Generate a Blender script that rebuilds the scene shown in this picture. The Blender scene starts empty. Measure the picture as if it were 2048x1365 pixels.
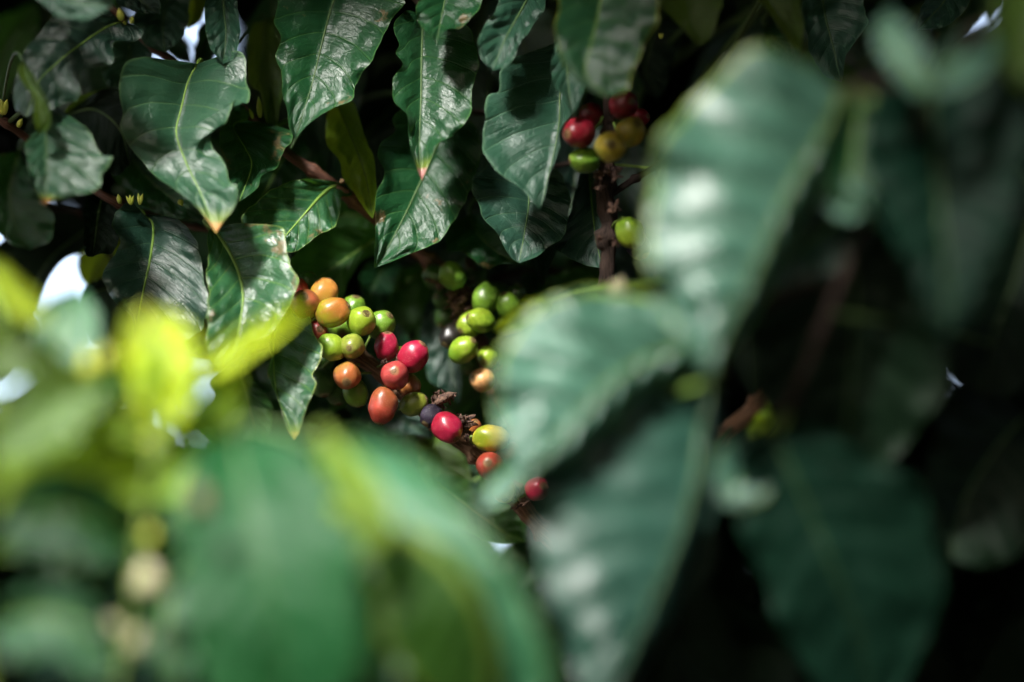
import bpy, math, random
import numpy as np
from mathutils import Vector, Matrix, noise
R = math.radians
scene = bpy.context.scene
col = scene.collection

# ---------------------------------------------------------------- camera
PITCH = R(17); CAM = Vector((0, 0, 1.25)); LENS = 85.0; FOCUS = 1.114
cam = bpy.data.cameras.new('camera'); camo = bpy.data.objects.new('camera', cam); col.objects.link(camo)
camo.location = CAM; camo.rotation_euler = (R(90) + PITCH, 0, 0)
cam.lens = LENS; cam.sensor_width = 36; cam.clip_start = 0.02; cam.clip_end = 5000
cam.dof.use_dof = True; cam.dof.focus_distance = FOCUS; cam.dof.aperture_fstop = 1.7
scene.camera = camo
FW = Vector((0, math.cos(PITCH), math.sin(PITCH))); UP = Vector((0, -math.sin(PITCH), math.cos(PITCH))); RT = Vector((1, 0, 0))
K = 36.0 / 2048 / LENS
def P(px, py, d):
    return CAM + FW * d + RT * ((px - 1024) * K * d) - UP * ((py - 682.5) * K * d)

# ---------------------------------------------------------------- world and sun
SUN_EL, SUN_AZ = R(33), R(-157)      # azimuth measured from +Y towards +X
w = bpy.data.worlds.new('World'); scene.world = w; w.use_nodes = True
nt = w.node_tree; nt.nodes.clear()
sky = nt.nodes.new('ShaderNodeTexSky'); sky.sky_type = 'NISHITA'; sky.sun_disc = False
sky.sun_elevation = SUN_EL; sky.sun_rotation = SUN_AZ; sky.air_density = 1.0; sky.dust_density = 4.0; sky.ozone_density = 1.0
hs = nt.nodes.new('ShaderNodeHueSaturation'); hs.inputs['Saturation'].default_value = 0.75; hs.inputs['Value'].default_value = 1.0
bg = nt.nodes.new('ShaderNodeBackground'); bg.inputs['Strength'].default_value = 0.15
wo = nt.nodes.new('ShaderNodeOutputWorld')
nt.links.new(sky.outputs[0], hs.inputs['Color']); nt.links.new(hs.outputs[0], bg.inputs[0]); nt.links.new(bg.outputs[0], wo.inputs[0])
sl = bpy.data.lights.new('sun', 'SUN'); so = bpy.data.objects.new('sun', sl); col.objects.link(so)
sl.energy = 4.4; sl.angle = R(12); sl.color = (1.0, 0.98, 0.94)
sd = Vector((math.sin(SUN_AZ) * math.cos(SUN_EL), math.cos(SUN_AZ) * math.cos(SUN_EL), math.sin(SUN_EL)))
so.rotation_euler = sd.to_track_quat('Z', 'Y').to_euler()
scene.view_settings.view_transform = 'Standard'; scene.view_settings.look = 'None'
scene.view_settings.gamma = 1.0; scene.view_settings.exposure = 2.3
scene.render.engine = 'CYCLES'

# ---------------------------------------------------------------- materials
def N(t, kind, **kw):
    n = t.nodes.new('ShaderNode' + kind)
    for k, v in kw.items():
        if k in n.inputs: n.inputs[k].default_value = v
        else: setattr(n, k, v)
    return n
def math_(t, op, a, b=None, c=None, clamp=False):
    n = t.nodes.new('ShaderNodeMath'); n.operation = op; n.use_clamp = clamp
    for i, v in enumerate((a, b, c)):
        if v is None: continue
        if isinstance(v, (int, float)): n.inputs[i].default_value = v
        else: t.links.new(v, n.inputs[i])
    return n.outputs[0]
def mixc(t, fac, a, b, mode='MIX'):
    n = t.nodes.new('ShaderNodeMix'); n.data_type = 'RGBA'; n.blend_type = mode
    for s, v in ((n.inputs[0], fac), (n.inputs[6], a), (n.inputs[7], b)):
        if isinstance(v, (int, float)): s.default_value = v
        elif isinstance(v, tuple): s.default_value = (*v, 1)
        else: t.links.new(v, s)
    return n.outputs[2]
def ramp(t, v, lo, hi):
    n = t.nodes.new('ShaderNodeMapRange'); n.clamp = True; n.interpolation_type = 'SMOOTHSTEP'
    n.inputs['From Min'].default_value = lo; n.inputs['From Max'].default_value = hi
    t.links.new(v, n.inputs['Value']); return n.outputs[0]
def newmat(name):
    m = bpy.data.materials.new(name); m.use_nodes = True; t = m.node_tree; t.nodes.clear()
    return m, t
NV = 8.0; VK = 1.5
def leaf_mat(name, base, vein, trans=None, tw=0.0, rough=0.34, spec=0.5, tip=None, edge=None, spots=0.0, net=0.25, under=None):
    m, t = newmat(name); L = t.links
    uv = N(t, 'UVMap'); sx = N(t, 'SeparateXYZ'); L.new(uv.outputs[0], sx.inputs[0])
    u, v = sx.outputs[0], sx.outputs[1]
    av = math_(t, 'ABSOLUTE', math_(t, 'SUBTRACT', math_(t, 'MULTIPLY', v, 2.0), 1.0))
    tc = N(t, 'TexCoord')
    oi = N(t, 'ObjectInfo')
    vo = N(t, 'VectorMath', operation='ADD'); L.new(tc.outputs['Object'], vo.inputs[0]); L.new(oi.outputs['Location'], vo.inputs[1])
    co = vo.outputs[0]
    n1 = N(t, 'TexNoise', Scale=38.0, Detail=5.0, Roughness=0.6); L.new(co, n1.inputs['Vector'])
    cs = N(t, 'CombineXYZ'); L.new(math_(t, 'MULTIPLY', math_(t, 'SUBTRACT', math_(t, 'MULTIPLY', u, NV), math_(t, 'MULTIPLY', av, VK)), 1.0), cs.inputs[0]); L.new(math_(t, 'MULTIPLY', v, 1.6), cs.inputs[1]); L.new(math_(t, 'MULTIPLY', oi.outputs['Random'], 20.0), cs.inputs[2])
    n5 = N(t, 'TexNoise', Scale=2.6, Detail=5.0, Roughness=0.62, Distortion=0.3); L.new(cs.outputs[0], n5.inputs['Vector'])
    n2 = N(t, 'TexNoise', Scale=420.0, Detail=3.0, Roughness=0.65); L.new(co, n2.inputs['Vector'])
    ph = math_(t, 'SUBTRACT', math_(t, 'MULTIPLY', u, NV), math_(t, 'MULTIPLY', av, VK))
    ph = math_(t, 'ADD', ph, math_(t, 'MULTIPLY', math_(t, 'SUBTRACT', n1.outputs[0], 0.5), 0.18))
    fr = math_(t, 'FRACT', math_(t, 'ADD', ph, 10.0))
    dv = math_(t, 'MINIMUM', fr, math_(t, 'SUBTRACT', 1.0, fr))
    vl = math_(t, 'SUBTRACT', 1.0, ramp(t, dv, 0.008, 0.045))
    vo1 = N(t, 'TexVoronoi', feature='DISTANCE_TO_EDGE', Scale=170.0); L.new(co, vo1.inputs['Vector'])
    nl = math_(t, 'SUBTRACT', 1.0, ramp(t, vo1.outputs['Distance'], 0.0, 0.07))
    c = mixc(t, n1.outputs[0], tuple(x * 0.72 for x in base), tuple(x * 1.25 for x in base))
    c = mixc(t, math_(t, 'MULTIPLY', vl, 0.45), c, vein)
    c = mixc(t, math_(t, 'MULTIPLY', nl, 0.35 * net), c, vein)
    es = ramp(t, math_(t, 'ADD', av, math_(t, 'MULTIPLY', math_(t, 'SUBTRACT', n1.outputs[0], 0.5), 0.05)), 0.955, 0.995)
    c = mixc(t, math_(t, 'MULTIPLY', es, 0.8), c, edge or vein)
    if spots:
        n3 = N(t, 'TexNoise', Scale=70.0, Detail=6.0, Roughness=0.7); L.new(co, n3.inputs['Vector'])
        s = math_(t, 'MULTIPLY', ramp(t, math_(t, 'ADD', n3.outputs[0], math_(t, 'MULTIPLY', av, 0.12)), 0.74 - 0.12 * spots, 0.80 - 0.12 * spots), 0.85)
        c = mixc(t, s, c, (0.16, 0.11, 0.05))
    if tip:
        tu = math_(t, 'ADD', u, math_(t, 'MULTIPLY', math_(t, 'SUBTRACT', n1.outputs[0], 0.5), 0.16))
        c = mixc(t, ramp(t, tu, 0.86, 0.93), c, (base[0] * 3 + 0.08, base[1] * 2 + 0.06, base[2]))
        c = mixc(t, ramp(t, tu, 0.93, 0.955), c, tip)
    geo = N(t, 'NewGeometry')
    c = mixc(t, geo.outputs['Backfacing'], c, mixc(t, 0.6, c, under or tuple(min(1, x * 1.8 + 0.02) for x in base)))
    b = N(t, 'BsdfPrincipled', Roughness=rough); b.inputs['Specular IOR Level'].default_value = spec
    L.new(c, b.inputs['Base Color'])
    rr = math_(t, 'ADD', math_(t, 'MULTIPLY', n1.outputs[0], 0.16), rough - 0.08)
    L.new(rr, b.inputs['Roughness'])
    h = math_(t, 'ADD', math_(t, 'MULTIPLY', n2.outputs[0], 0.22), math_(t, 'MULTIPLY', nl, -0.12))
    h = math_(t, 'SUBTRACT', h, math_(t, 'MULTIPLY', vl, 0.7))
    h = math_(t, 'ADD', h, math_(t, 'MULTIPLY', n1.outputs[0], 0.45))
    h = math_(t, 'ADD', h, math_(t, 'MULTIPLY', n5.outputs[0], 2.4))
    bp = N(t, 'Bump', Strength=0.55, Distance=0.0009); L.new(h, bp.inputs['Height']); L.new(bp.outputs[0], b.inputs['Normal'])
    o = N(t, 'OutputMaterial')
    if tw:
        tr = N(t, 'BsdfTranslucent')
        tcol = mixc(t, math_(t, 'MULTIPLY', math_(t, 'MAXIMUM', vl, math_(t, 'MULTIPLY', nl, 0.6)), 0.6), trans, tuple(x * 0.55 for x in trans))
        L.new(tcol, tr.inputs[0])
        mx = N(t, 'MixShader', Fac=tw); L.new(b.outputs[0], mx.inputs[1]); L.new(tr.outputs[0], mx.inputs[2]); L.new(mx.outputs[0], o.inputs[0])
    else: L.new(b.outputs[0], o.inputs[0])
    return m
BROWN = (0.20, 0.08, 0.05); PINK = (0.42, 0.19, 0.17)
M = {
 'deep':   leaf_mat('deep_green_leaf', (0.009, 0.052, 0.017), (0.05, 0.13, 0.03), (0.10, 0.30, 0.02), 0.10, rough=0.33, spec=0.4, spots=0.45),
 'deept':  leaf_mat('deep_green_leaf_pink_tip', (0.010, 0.052, 0.018), (0.05, 0.13, 0.03), (0.10, 0.30, 0.02), 0.10, rough=0.32, spec=0.42, tip=PINK),
 'black':  leaf_mat('shade_painted_leaf', (0.005, 0.016, 0.007), (0.012, 0.03, 0.01), rough=0.5, spec=0.15),  # shade of the bush interior put into the leaf colour
 'blue':   leaf_mat('blue_green_leaf', (0.014, 0.048, 0.030), (0.05, 0.11, 0.05), rough=0.38, spec=0.6),
 'grey':   leaf_mat('grey_green_leaf', (0.016, 0.060, 0.034), (0.08, 0.16, 0.09), (0.10, 0.30, 0.04), 0.06, rough=0.40, spec=0.55),
 'greyt':  leaf_mat('grey_green_leaf_orange_tip', (0.020, 0.072, 0.036), (0.10, 0.19, 0.07), (0.12, 0.32, 0.04), 0.06, rough=0.38, spec=0.6, tip=(0.45, 0.22, 0.06)),
 'bright': leaf_mat('glossy_green_leaf', (0.020, 0.085, 0.032), (0.16, 0.30, 0.05), (0.14, 0.42, 0.03), 0.14, rough=0.27, spec=0.6, spots=0.5, edge=(0.22, 0.34, 0.08)),
 'brightt':leaf_mat('mottled_green_leaf', (0.024, 0.085, 0.038), (0.16, 0.30, 0.05), (0.16, 0.42, 0.03), 0.14, rough=0.32, spec=0.6, spots=0.7, tip=(0.40, 0.33, 0.07), edge=(0.30, 0.36, 0.08)),
 'olive':  leaf_mat('olive_leaf', (0.045, 0.095, 0.014), (0.12, 0.18, 0.03), (0.26, 0.42, 0.03), 0.35, rough=0.42, net=0.8),
 'green':  leaf_mat('backlit_green_leaf', (0.030, 0.100, 0.018), (0.08, 0.17, 0.03), (0.10, 0.34, 0.02), 0.35, rough=0.4, net=0.5),
 'lime':   leaf_mat('young_lime_leaf', (0.16, 0.27, 0.02), (0.10, 0.17, 0.02), (0.55, 0.72, 0.03), 0.50, rough=0.4, net=1.0),
 'yellow': leaf_mat('young_yellow_leaf', (0.40, 0.50, 0.012), (0.16, 0.28, 0.02), (0.70, 0.85, 0.03), 0.45, rough=0.4, net=1.0),
 'edgeb':  leaf_mat('scorched_edge_leaf', (0.014, 0.062, 0.026), (0.07, 0.17, 0.03), (0.10, 0.34, 0.02), 0.12, rough=0.36, edge=(0.33, 0.40, 0.04)),
 'front':  leaf_mat('front_green_leaf', (0.018, 0.085, 0.032), (0.05, 0.14, 0.05), (0.10, 0.40, 0.04), 0.10, rough=0.34, spec=0.9),
 'sat':    leaf_mat('front_saturated_leaf', (0.012, 0.075, 0.024), (0.04, 0.16, 0.05), (0.06, 0.42, 0.03), 0.3, rough=0.45, spec=0.25),
 'mint':   leaf_mat('front_mint_leaf', (0.030, 0.135, 0.060), (0.08, 0.21, 0.09), (0.12, 0.45, 0.06), 0.15, rough=0.40, spec=0.7, edge=(0.30, 0.42, 0.04)),
 'underside': leaf_mat('olive_rimmed_leaf', (0.016, 0.060, 0.005), (0.08, 0.15, 0.01), (0.10, 0.30, 0.01), 0.25, rough=0.5, spec=0.3, edge=(0.25, 0.32, 0.02)),
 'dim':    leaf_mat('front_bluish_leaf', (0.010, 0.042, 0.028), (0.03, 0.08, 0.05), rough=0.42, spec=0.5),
 'shade':  leaf_mat('front_shade_painted_leaf', (0.003, 0.018, 0.010), (0.008, 0.04, 0.02), rough=0.5, spec=0.12),  # front leaf colour darkened to stand in for shade
 'pale':   leaf_mat('front_pale_leaf', (0.040, 0.110, 0.075), (0.09, 0.18, 0.10), (0.12, 0.42, 0.06), 0.06, rough=0.38, spec=0.85, edge=(0.30, 0.42, 0.04)),
}
def plain(name, c1, c2, scale=200.0, rough=0.55, bump=0.6, dist=0.0006, spec=0.4, stretch=None):
    m, t = newmat(name); L = t.links
    tc = N(t, 'TexCoord'); mp = N(t, 'Mapping'); L.new(tc.outputs['UV' if stretch else 'Object'], mp.inputs[0])
    if stretch: mp.inputs['Scale'].default_value = stretch
    n = N(t, 'TexNoise', Scale=scale, Detail=6.0, Roughness=0.7); L.new(mp.outputs[0], n.inputs['Vector'])
    c = mixc(t, ramp(t, n.outputs[0], 0.32, 0.68), c1, c2)
    b = N(t, 'BsdfPrincipled', Roughness=rough); b.inputs['Specular IOR Level'].default_value = spec
    L.new(c, b.inputs['Base Color'])
    bp = N(t, 'Bump', Strength=bump, Distance=dist); L.new(n.outputs[0], bp.inputs['Height']); L.new(bp.outputs[0], b.inputs['Normal'])
    o = N(t, 'OutputMaterial'); L.new(b.outputs[0], o.inputs[0]); return m
M['rib'] = plain('pale_green_midrib', (0.15, 0.27, 0.04), (0.20, 0.33, 0.06), 90)
M['ribfront'] = plain('olive_midrib', (0.07, 0.13, 0.02), (0.12, 0.19, 0.03), 90)
M['ribdark'] = plain('dull_green_midrib', (0.05, 0.10, 0.03), (0.08, 0.14, 0.04), 90)
M['riblime'] = plain('lime_midrib', (0.11, 0.18, 0.02), (0.17, 0.25, 0.03), 90)
M['bark'] = plain('fibrous_brown_bark', (0.035, 0.018, 0.011), (0.30, 0.17, 0.10), 5.0, 0.85, 1.0, 0.0016, 0.2, stretch=(2.6, 0.30, 1))
M['barkred'] = plain('reddish_twig_bark', (0.035, 0.014, 0.010), (0.19, 0.085, 0.055), 6.0, 0.6, 0.5, 0.0005, 0.3, stretch=(2.2, 0.3, 1))
M['barkdark'] = plain('dark_bark', (0.010, 0.007, 0.006), (0.07, 0.045, 0.035), 6.0, 0.9, 1.0, 0.0012, 0.2, stretch=(2.4, 0.5, 1))
M['scrap'] = plain('dried_bract_tissue', (0.012, 0.008, 0.010), (0.17, 0.10, 0.07), 500, 0.9, 0.8, 0.0005, 0.15)
M['scar'] = plain('brown_blossom_scar', (0.07, 0.04, 0.02), (0.17, 0.11, 0.05), 900, 0.8, 0.5, 0.0003, 0.2)
M['pedicel'] = plain('green_pedicel', (0.10, 0.17, 0.03), (0.18, 0.26, 0.05), 300, 0.5)
M['cream'] = plain('cream_flower_bud', (0.34, 0.32, 0.18), (0.50, 0.46, 0.30), 300, 0.6)
M['bud'] = plain('yellow_green_bud', (0.36, 0.40, 0.04), (0.52, 0.54, 0.10), 300, 0.5)
M['soil'] = plain('brown_soil', (0.030, 0.020, 0.013), (0.085, 0.060, 0.040), 9, 0.95, 1.0, 0.03, 0.1)

def cherry_mat(name, c1, c2, scar=None, rough=0.33):
    """c1 at the stalk end, c2 at the blossom end, blended along streaks"""
    m, t = newmat(name); L = t.links
    tc = N(t, 'TexCoord'); sx = N(t, 'SeparateXYZ'); L.new(tc.outputs['Generated'], sx.inputs[0])
    oi = N(t, 'ObjectInfo')
    mp = N(t, 'Mapping'); L.new(tc.outputs['Object'], mp.inputs[0]); mp.inputs['Scale'].default_value = (1, 1, 0.28)
    cx = N(t, 'CombineXYZ'); L.new(math_(t, 'MULTIPLY', oi.outputs['Random'], 37.0), cx.inputs[0]); L.new(cx.outputs[0], mp.inputs['Location'])
    n = N(t, 'TexNoise', Scale=330.0, Detail=5.0, Roughness=0.6); L.new(mp.outputs[0], n.inputs['Vector'])
    nb = N(t, 'TexNoise', Scale=110.0, Detail=2.0); L.new(mp.outputs[0], nb.inputs['Vector'])
    f = math_(t, 'ADD', sx.outputs[2], math_(t, 'MULTIPLY', math_(t, 'SUBTRACT', nb.outputs[0], 0.5), 1.5))
    f = math_(t, 'ADD', f, math_(t, 'MULTIPLY', math_(t, 'SUBTRACT', n.outputs[0], 0.5), 0.5))
    c = mixc(t, ramp(t, f, 0.15, 0.85), c1, c2)
    c = mixc(t, math_(t, 'MULTIPLY', n.outputs[0], 0.5), c, tuple(x * 0.55 for x in c1))
    n6 = N(t, 'TexNoise', Scale=210.0, Detail=4.0, Roughness=0.6); L.new(tc.outputs['Object'], n6.inputs['Vector'])
    c = mixc(t, math_(t, 'MULTIPLY', ramp(t, n6.outputs[0], 0.50, 0.66), 0.45), c, tuple(min(1, x * 1.5 + 0.02) for x in c2))
    sp = N(t, 'TexVoronoi', Scale=1300.0); L.new(tc.outputs['Object'], sp.inputs['Vector'])
    c = mixc(t, math_(t, 'MULTIPLY', math_(t, 'SUBTRACT', 1.0, ramp(t, sp.outputs['Distance'], 0.10, 0.2)), 0.35), c, (0.55, 0.5, 0.38))
    bn = N(t, 'TexNoise', Scale=170.0, Detail=7.0, Roughness=0.75); L.new(mp.outputs[0], bn.inputs['Vector'])
    c = mixc(t, math_(t, 'MULTIPLY', ramp(t, bn.outputs[0], 0.60, 0.70), 0.6), c, (0.16, 0.10, 0.05))
    if scar: c = mixc(t, ramp(t, nb.outputs[0], 0.53, 0.57), c, scar)
    ap = ramp(t, sx.outputs[2], 0.965, 0.995)
    c = mixc(t, math_(t, 'MULTIPLY', ap, 0.55), c, (0.24, 0.20, 0.08))
    b = N(t, 'BsdfPrincipled', Roughness=rough); L.new(c, b.inputs['Base Color'])
    b.inputs['Subsurface Weight'].default_value = 0.12; b.inputs['Subsurface Radius'].default_value = (0.003, 0.0015, 0.0008); b.inputs['Subsurface Scale'].default_value = 0.4
    b.inputs['Specular IOR Level'].default_value = 0.5 if rough < 0.5 else 0.15
    L.new(math_(t, 'ADD', math_(t, 'MULTIPLY', n.outputs[0], 0.26), rough - 0.12), b.inputs['Roughness'])
    bp = N(t, 'Bump', Strength=0.35, Distance=0.0004); L.new(n.outputs[0], bp.inputs['Height']); L.new(bp.outputs[0], b.inputs['Normal'])
    o = N(t, 'OutputMaterial'); L.new(b.outputs[0], o.inputs[0]); return m
CM = {
 'green':   cherry_mat('green_cherry_skin', (0.075, 0.19, 0.014), (0.14, 0.26, 0.02)),
 'lime':    cherry_mat('lime_cherry_skin', (0.13, 0.26, 0.012), (0.24, 0.33, 0.02)),
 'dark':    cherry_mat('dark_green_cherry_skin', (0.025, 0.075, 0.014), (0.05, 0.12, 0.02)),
 'olive':   cherry_mat('olive_cherry_skin', (0.10, 0.19, 0.014), (0.22, 0.24, 0.03)),
 'ygold':   cherry_mat('yellow_cherry_skin', (0.22, 0.28, 0.012), (0.42, 0.30, 0.03)),
 'gold':    cherry_mat('gold_cherry_skin', (0.26, 0.26, 0.012), (0.42, 0.13, 0.03)),
 'orange':  cherry_mat('orange_cherry_skin', (0.38, 0.24, 0.02), (0.46, 0.18, 0.04)),
 'salmon':  cherry_mat('salmon_cherry_skin', (0.34, 0.18, 0.03), (0.44, 0.10, 0.05)),
 'rust':    cherry_mat('rusty_cherry_skin', (0.30, 0.16, 0.025), (0.36, 0.09, 0.03)),
 'redor':   cherry_mat('red_orange_cherry_skin', (0.26, 0.075, 0.025), (0.30, 0.028, 0.020)),
 'red':     cherry_mat('red_cherry_skin', (0.30, 0.012, 0.018), (0.36, 0.05, 0.045)),
 'crimson': cherry_mat('crimson_cherry_skin', (0.26, 0.005, 0.022), (0.34, 0.010, 0.045)),
 'wine':    cherry_mat('wine_red_cherry_skin', (0.16, 0.004, 0.015), (0.24, 0.008, 0.02)),
 'dry':     cherry_mat('black_dried_cherry_skin', (0.008, 0.005, 0.011), (0.020, 0.014, 0.028), rough=0.6),
 'scarred': cherry_mat('scarred_brown_cherry_skin', (0.30, 0.20, 0.04), (0.36, 0.16, 0.05), scar=(0.012, 0.01, 0.008)),
 'peach':   cherry_mat('peach_cherry_skin', (0.50, 0.36, 0.08), (0.58, 0.28, 0.12)),
}

# ---------------------------------------------------------------- helpers
def tag(o, label=None, cat=None, group=None, kind=None):
    for k, v in (('label', label), ('category', cat), ('group', group), ('kind', kind)):
        if v: o[k] = v
    return o
def mesh_obj(name, verts, faces, mat, parent=None, uvs=None, origin=None, smooth=True):
    me = bpy.data.meshes.new(name)
    if origin is not None: verts = [Vector(v) - origin for v in verts]
    me.from_pydata([tuple(v) for v in verts], [], faces)
    if uvs is not None:
        l = me.uv_layers.new(name='UVMap'); idx = np.empty(len(me.loops), dtype=np.int64); me.loops.foreach_get('vertex_index', idx)
        l.data.foreach_set('uv', np.asarray(uvs, dtype=np.float32)[idx].ravel())
    if smooth: me.polygons.foreach_set('use_smooth', [True] * len(me.polygons))
    if mat: me.materials.append(mat)
    o = bpy.data.objects.new(name, me); col.objects.link(o)
    if origin is not None: o.location = origin
    if parent:
        o.parent = parent
        o.location = Vector(o.location) - parent.location
    return o
def empty(name, loc):
    o = bpy.data.objects.new(name, None); o.empty_display_size = 0.02; col.objects.link(o); o.location = loc; return o
def spline(pts, n):
    """Catmull-Rom through pts, resampled evenly by length"""
    p = np.array(pts, dtype=float)
    if len(p) == 2: return p[0] + (p[1] - p[0]) * np.linspace(0, 1, n)[:, None]
    q = np.vstack([2 * p[0] - p[1], p, 2 * p[-1] - p[-2]]); out = []
    for i in range(1, len(q) - 2):
        t = np.linspace(0, 1, 16, endpoint=False)[:, None]
        a, b, c, d = q[i - 1], q[i], q[i + 1], q[i + 2]
        out.append(0.5 * ((2 * b) + (c - a) * t + (2 * a - 5 * b + 4 * c - d) * t ** 2 + (3 * b - a - 3 * c + d) * t ** 3))
    out.append(p[-1:]); s = np.vstack(out)
    L = np.concatenate([[0], np.cumsum(np.linalg.norm(np.diff(s[:, :2], axis=0), axis=1))])
    u = np.linspace(0, L[-1], n)
    return np.stack([np.interp(u, L, s[:, k]) for k in range(s.shape[1])], axis=1)
def tube(pts, rad, sides=8, wob=0.0, seed=0):
    """pts: list of Vector, rad: list of radii. returns verts, faces, uvs"""
    V, F, U = [], [], []; n = len(pts); up = Vector((0.3, 0.1, 1)).normalized(); prev = None; acc = 0
    for i, p in enumerate(pts):
        d = (pts[min(i + 1, n - 1)] - pts[max(i - 1, 0)]).normalized()
        if prev is None: x = d.orthogonal().normalized()
        else: x = (prev - d * prev.dot(d)).normalized()
        prev = x; y = d.cross(x)
        if i: acc += (p - pts[i - 1]).length
        for s in range(sides):
            a = 2 * math.pi * s / sides
            r = rad[i]
            if wob: r *= 1 + wob * noise.noise(Vector((math.cos(a) * 2.1 + seed, math.sin(a) * 2.1, acc * 90))) + wob * 0.6 * noise.noise(Vector((math.cos(a) * 5 + seed, math.sin(a) * 5, acc * 260)))
            V.append(p + (x * math.cos(a) + y * math.sin(a)) * r); U.append((2 * abs(s / sides - 0.5), acc * 40))
    for i in range(n - 1):
        for s in range(sides):
            F.append((i * sides + s, i * sides + (s + 1) % sides, (i + 1) * sides + (s + 1) % sides, (i + 1) * sides + s))
    F.append(tuple(range(sides))[::-1]); F.append(tuple((n - 1) * sides + s for s in range(sides)))
    return V, F, U
def join(parts):
    V, F, U = [], [], []
    for v, f, u in parts:
        k = len(V); V += list(v); U += list(u); F += [tuple(i + k for i in q) for q in f]
    return V, F, U
def branch(name, pix, mat, parent, wob=0.12, seed=1, sides=14, step=0.0025, partname='stem'):
    """pix: (px, py, depth, radius_px)"""
    s = spline(pix, 150)
    pts = [P(a, b, c) for a, b, c, r in s]; rad = [r * K * c for a, b, c, r in s]; acc = 0
    for i in range(1, len(pts)):
        acc += (pts[i] - pts[i - 1]).length; q = ((acc + seed * .007) / 0.024) % 1.0; q = min(q, 1 - q) * 0.024
        rad[i] *= 0.93 + 0.42 * math.exp(-(q / 0.0022) ** 2)
    V, F, U = tube(pts, rad, sides, wob, seed)
    return mesh_obj(partname, V, F, mat, parent, U), pts

BR = {}      # branch name -> (empty, list of world points along its stem)
leafcount = [0]
def leaf(br, m, M_, L_, R_, d, tilt=25, arch=6, fold=4, A=1.0, B=2.5, warp=2.5, rib='rib', rw=1.0, label=None, nr=80, nc=12, ne=4.0, attach=True):
    """leaf traced by midrib and two margins (photo pixels), laid at its own depth d (m). tilt/arch/fold/A/B/warp in mm"""
    leafcount[0] += 1; sd_ = leafcount[0] * 7.31
    rnd = random.Random(leafcount[0])
    par, stem = BR[br]
    fill = lambda Q: [(q[0], q[1], (q[2] if len(q) > 2 else 0.0)) for q in Q]
    Mi = fill(M_); Lp = [Mi[0]] + fill(L_) + [Mi[-1]]; Rp = [Mi[0]] + fill(R_) + [Mi[-1]]
    m3, l3, r3 = spline(Mi, nr), spline(Lp, nr), spline(Rp, nr)
    V, U, F = [], [], []; ribp = []
    pl, pr = rnd.random() * 6, rnd.random() * 6
    mm = K * d * 1000; tilt = tilt * 1.6
    ew = [[(0.030 * math.sin(2 * math.pi * (NV * 0.5) * i / (nr - 1) + a) + 0.10 * noise.noise(Vector((i / (nr - 1) * 5 + sd_, a, 0))) + 0.045 * noise.noise(Vector((i / (nr - 1) * 19 + sd_, a, 5)))) for i in range(nr)] for a in (pl, pr)]
    wid = max(np.linalg.norm(l3[nr // 2, :2] - m3[nr // 2, :2]), np.linalg.norm(r3[nr // 2, :2] - m3[nr // 2, :2])) * mm
    for i in range(nr):
        u = i / (nr - 1)
        zb = tilt * (u - 0.5) + arch * (4 * u * (1 - u) - 0.5)
        for j in range(-nc, nc + 1):
            t = abs(j) / nc; e = l3[i] if j < 0 else r3[i]
            te = t ** 0.92
            q = m3[i] + (e - m3[i]) * te * (1 + ew[0 if j < 0 else 1][i] * t ** 3 * min(1, 4 * (1 - u)))
            env = min(1, 6 * u) * min(1, 5 * (1 - u))
            ph = u * NV - t * VK + (0.12 if j > 0 else 0) + 10
            bulge = 1.5 * A * (abs(math.sin(math.pi * ph)) ** 0.8) * min(1, t * 3) * (1 - 0.35 * t) * env
            pe = pl if j < 0 else pr
            wave = B * t ** 2.6 * env * (math.sin(2 * math.pi * u * ne + pe) + 0.6 * math.sin(2 * math.pi * u * ne * 1.73 + pe * 2.3))
            wp = warp * noise.noise(Vector((u * 3.1 + sd_, j / nc * 1.6, sd_ * 0.37)))
            wp += warp * 0.35 * noise.noise(Vector((u * 9 + sd_, j / nc * 5, 3.3)))
            z = zb + q[2] + (fold if not isinstance(fold, tuple) else fold[0 if j < 0 else 1]) * (t ** 1.3) + bulge + wave + wp
            V.append(P(q[0], q[1], d - z / 1000)); U.append((u, 0.5 + 0.5 * j / nc))
        zc = tilt * (u - 0.5) + arch * (4 * u * (1 - u) - 0.5) + m3[i][2] + warp * noise.noise(Vector((u * 3.1 + sd_, 0, sd_ * 0.37))) + warp * 0.35 * noise.noise(Vector((u * 9 + sd_, 0, 3.3)))
        ribp.append(P(m3[i][0], m3[i][1], d - zc / 1000))
    w_ = 2 * nc + 1
    for i in range(nr - 1):
        for j in range(w_ - 1):
            a = i * w_ + j; F.append((a, a + w_, a + w_ + 1, a + 1))
    o = mesh_obj('leaf', V, F, M[m], par, U, origin=ribp[0].copy())
    if label: o['label'] = label
    # midrib with its petiole running back to the stem
    n = len(ribp); rr = [0.00075 * rw * (1 - 0.85 * i / (n - 1)) for i in range(n)]
    pts = list(ribp); rad = list(rr)
    if attach and stem:
        c = min(stem, key=lambda s: (s - ribp[0]).length)
        d0 = (ribp[0] - ribp[2]).normalized(); dist = (c - ribp[0]).length
        ext = []
        for k in range(1, 9):
            s = k / 8; a = ribp[0] + d0 * dist * 0.35
            ext.append((1 - s) ** 2 * ribp[0] + 2 * s * (1 - s) * a + s * s * c)
        pts = ext[::-1] + pts; rad = [0.0011 * rw] * 8 + rad
    v, f, uu = tube(pts, rad, 6)
    mid = mesh_obj('midrib', v, f, M[rib], None, uu, origin=ribp[0].copy()); mid.parent = o; mid.location = (0, 0, 0)
    return o

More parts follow.
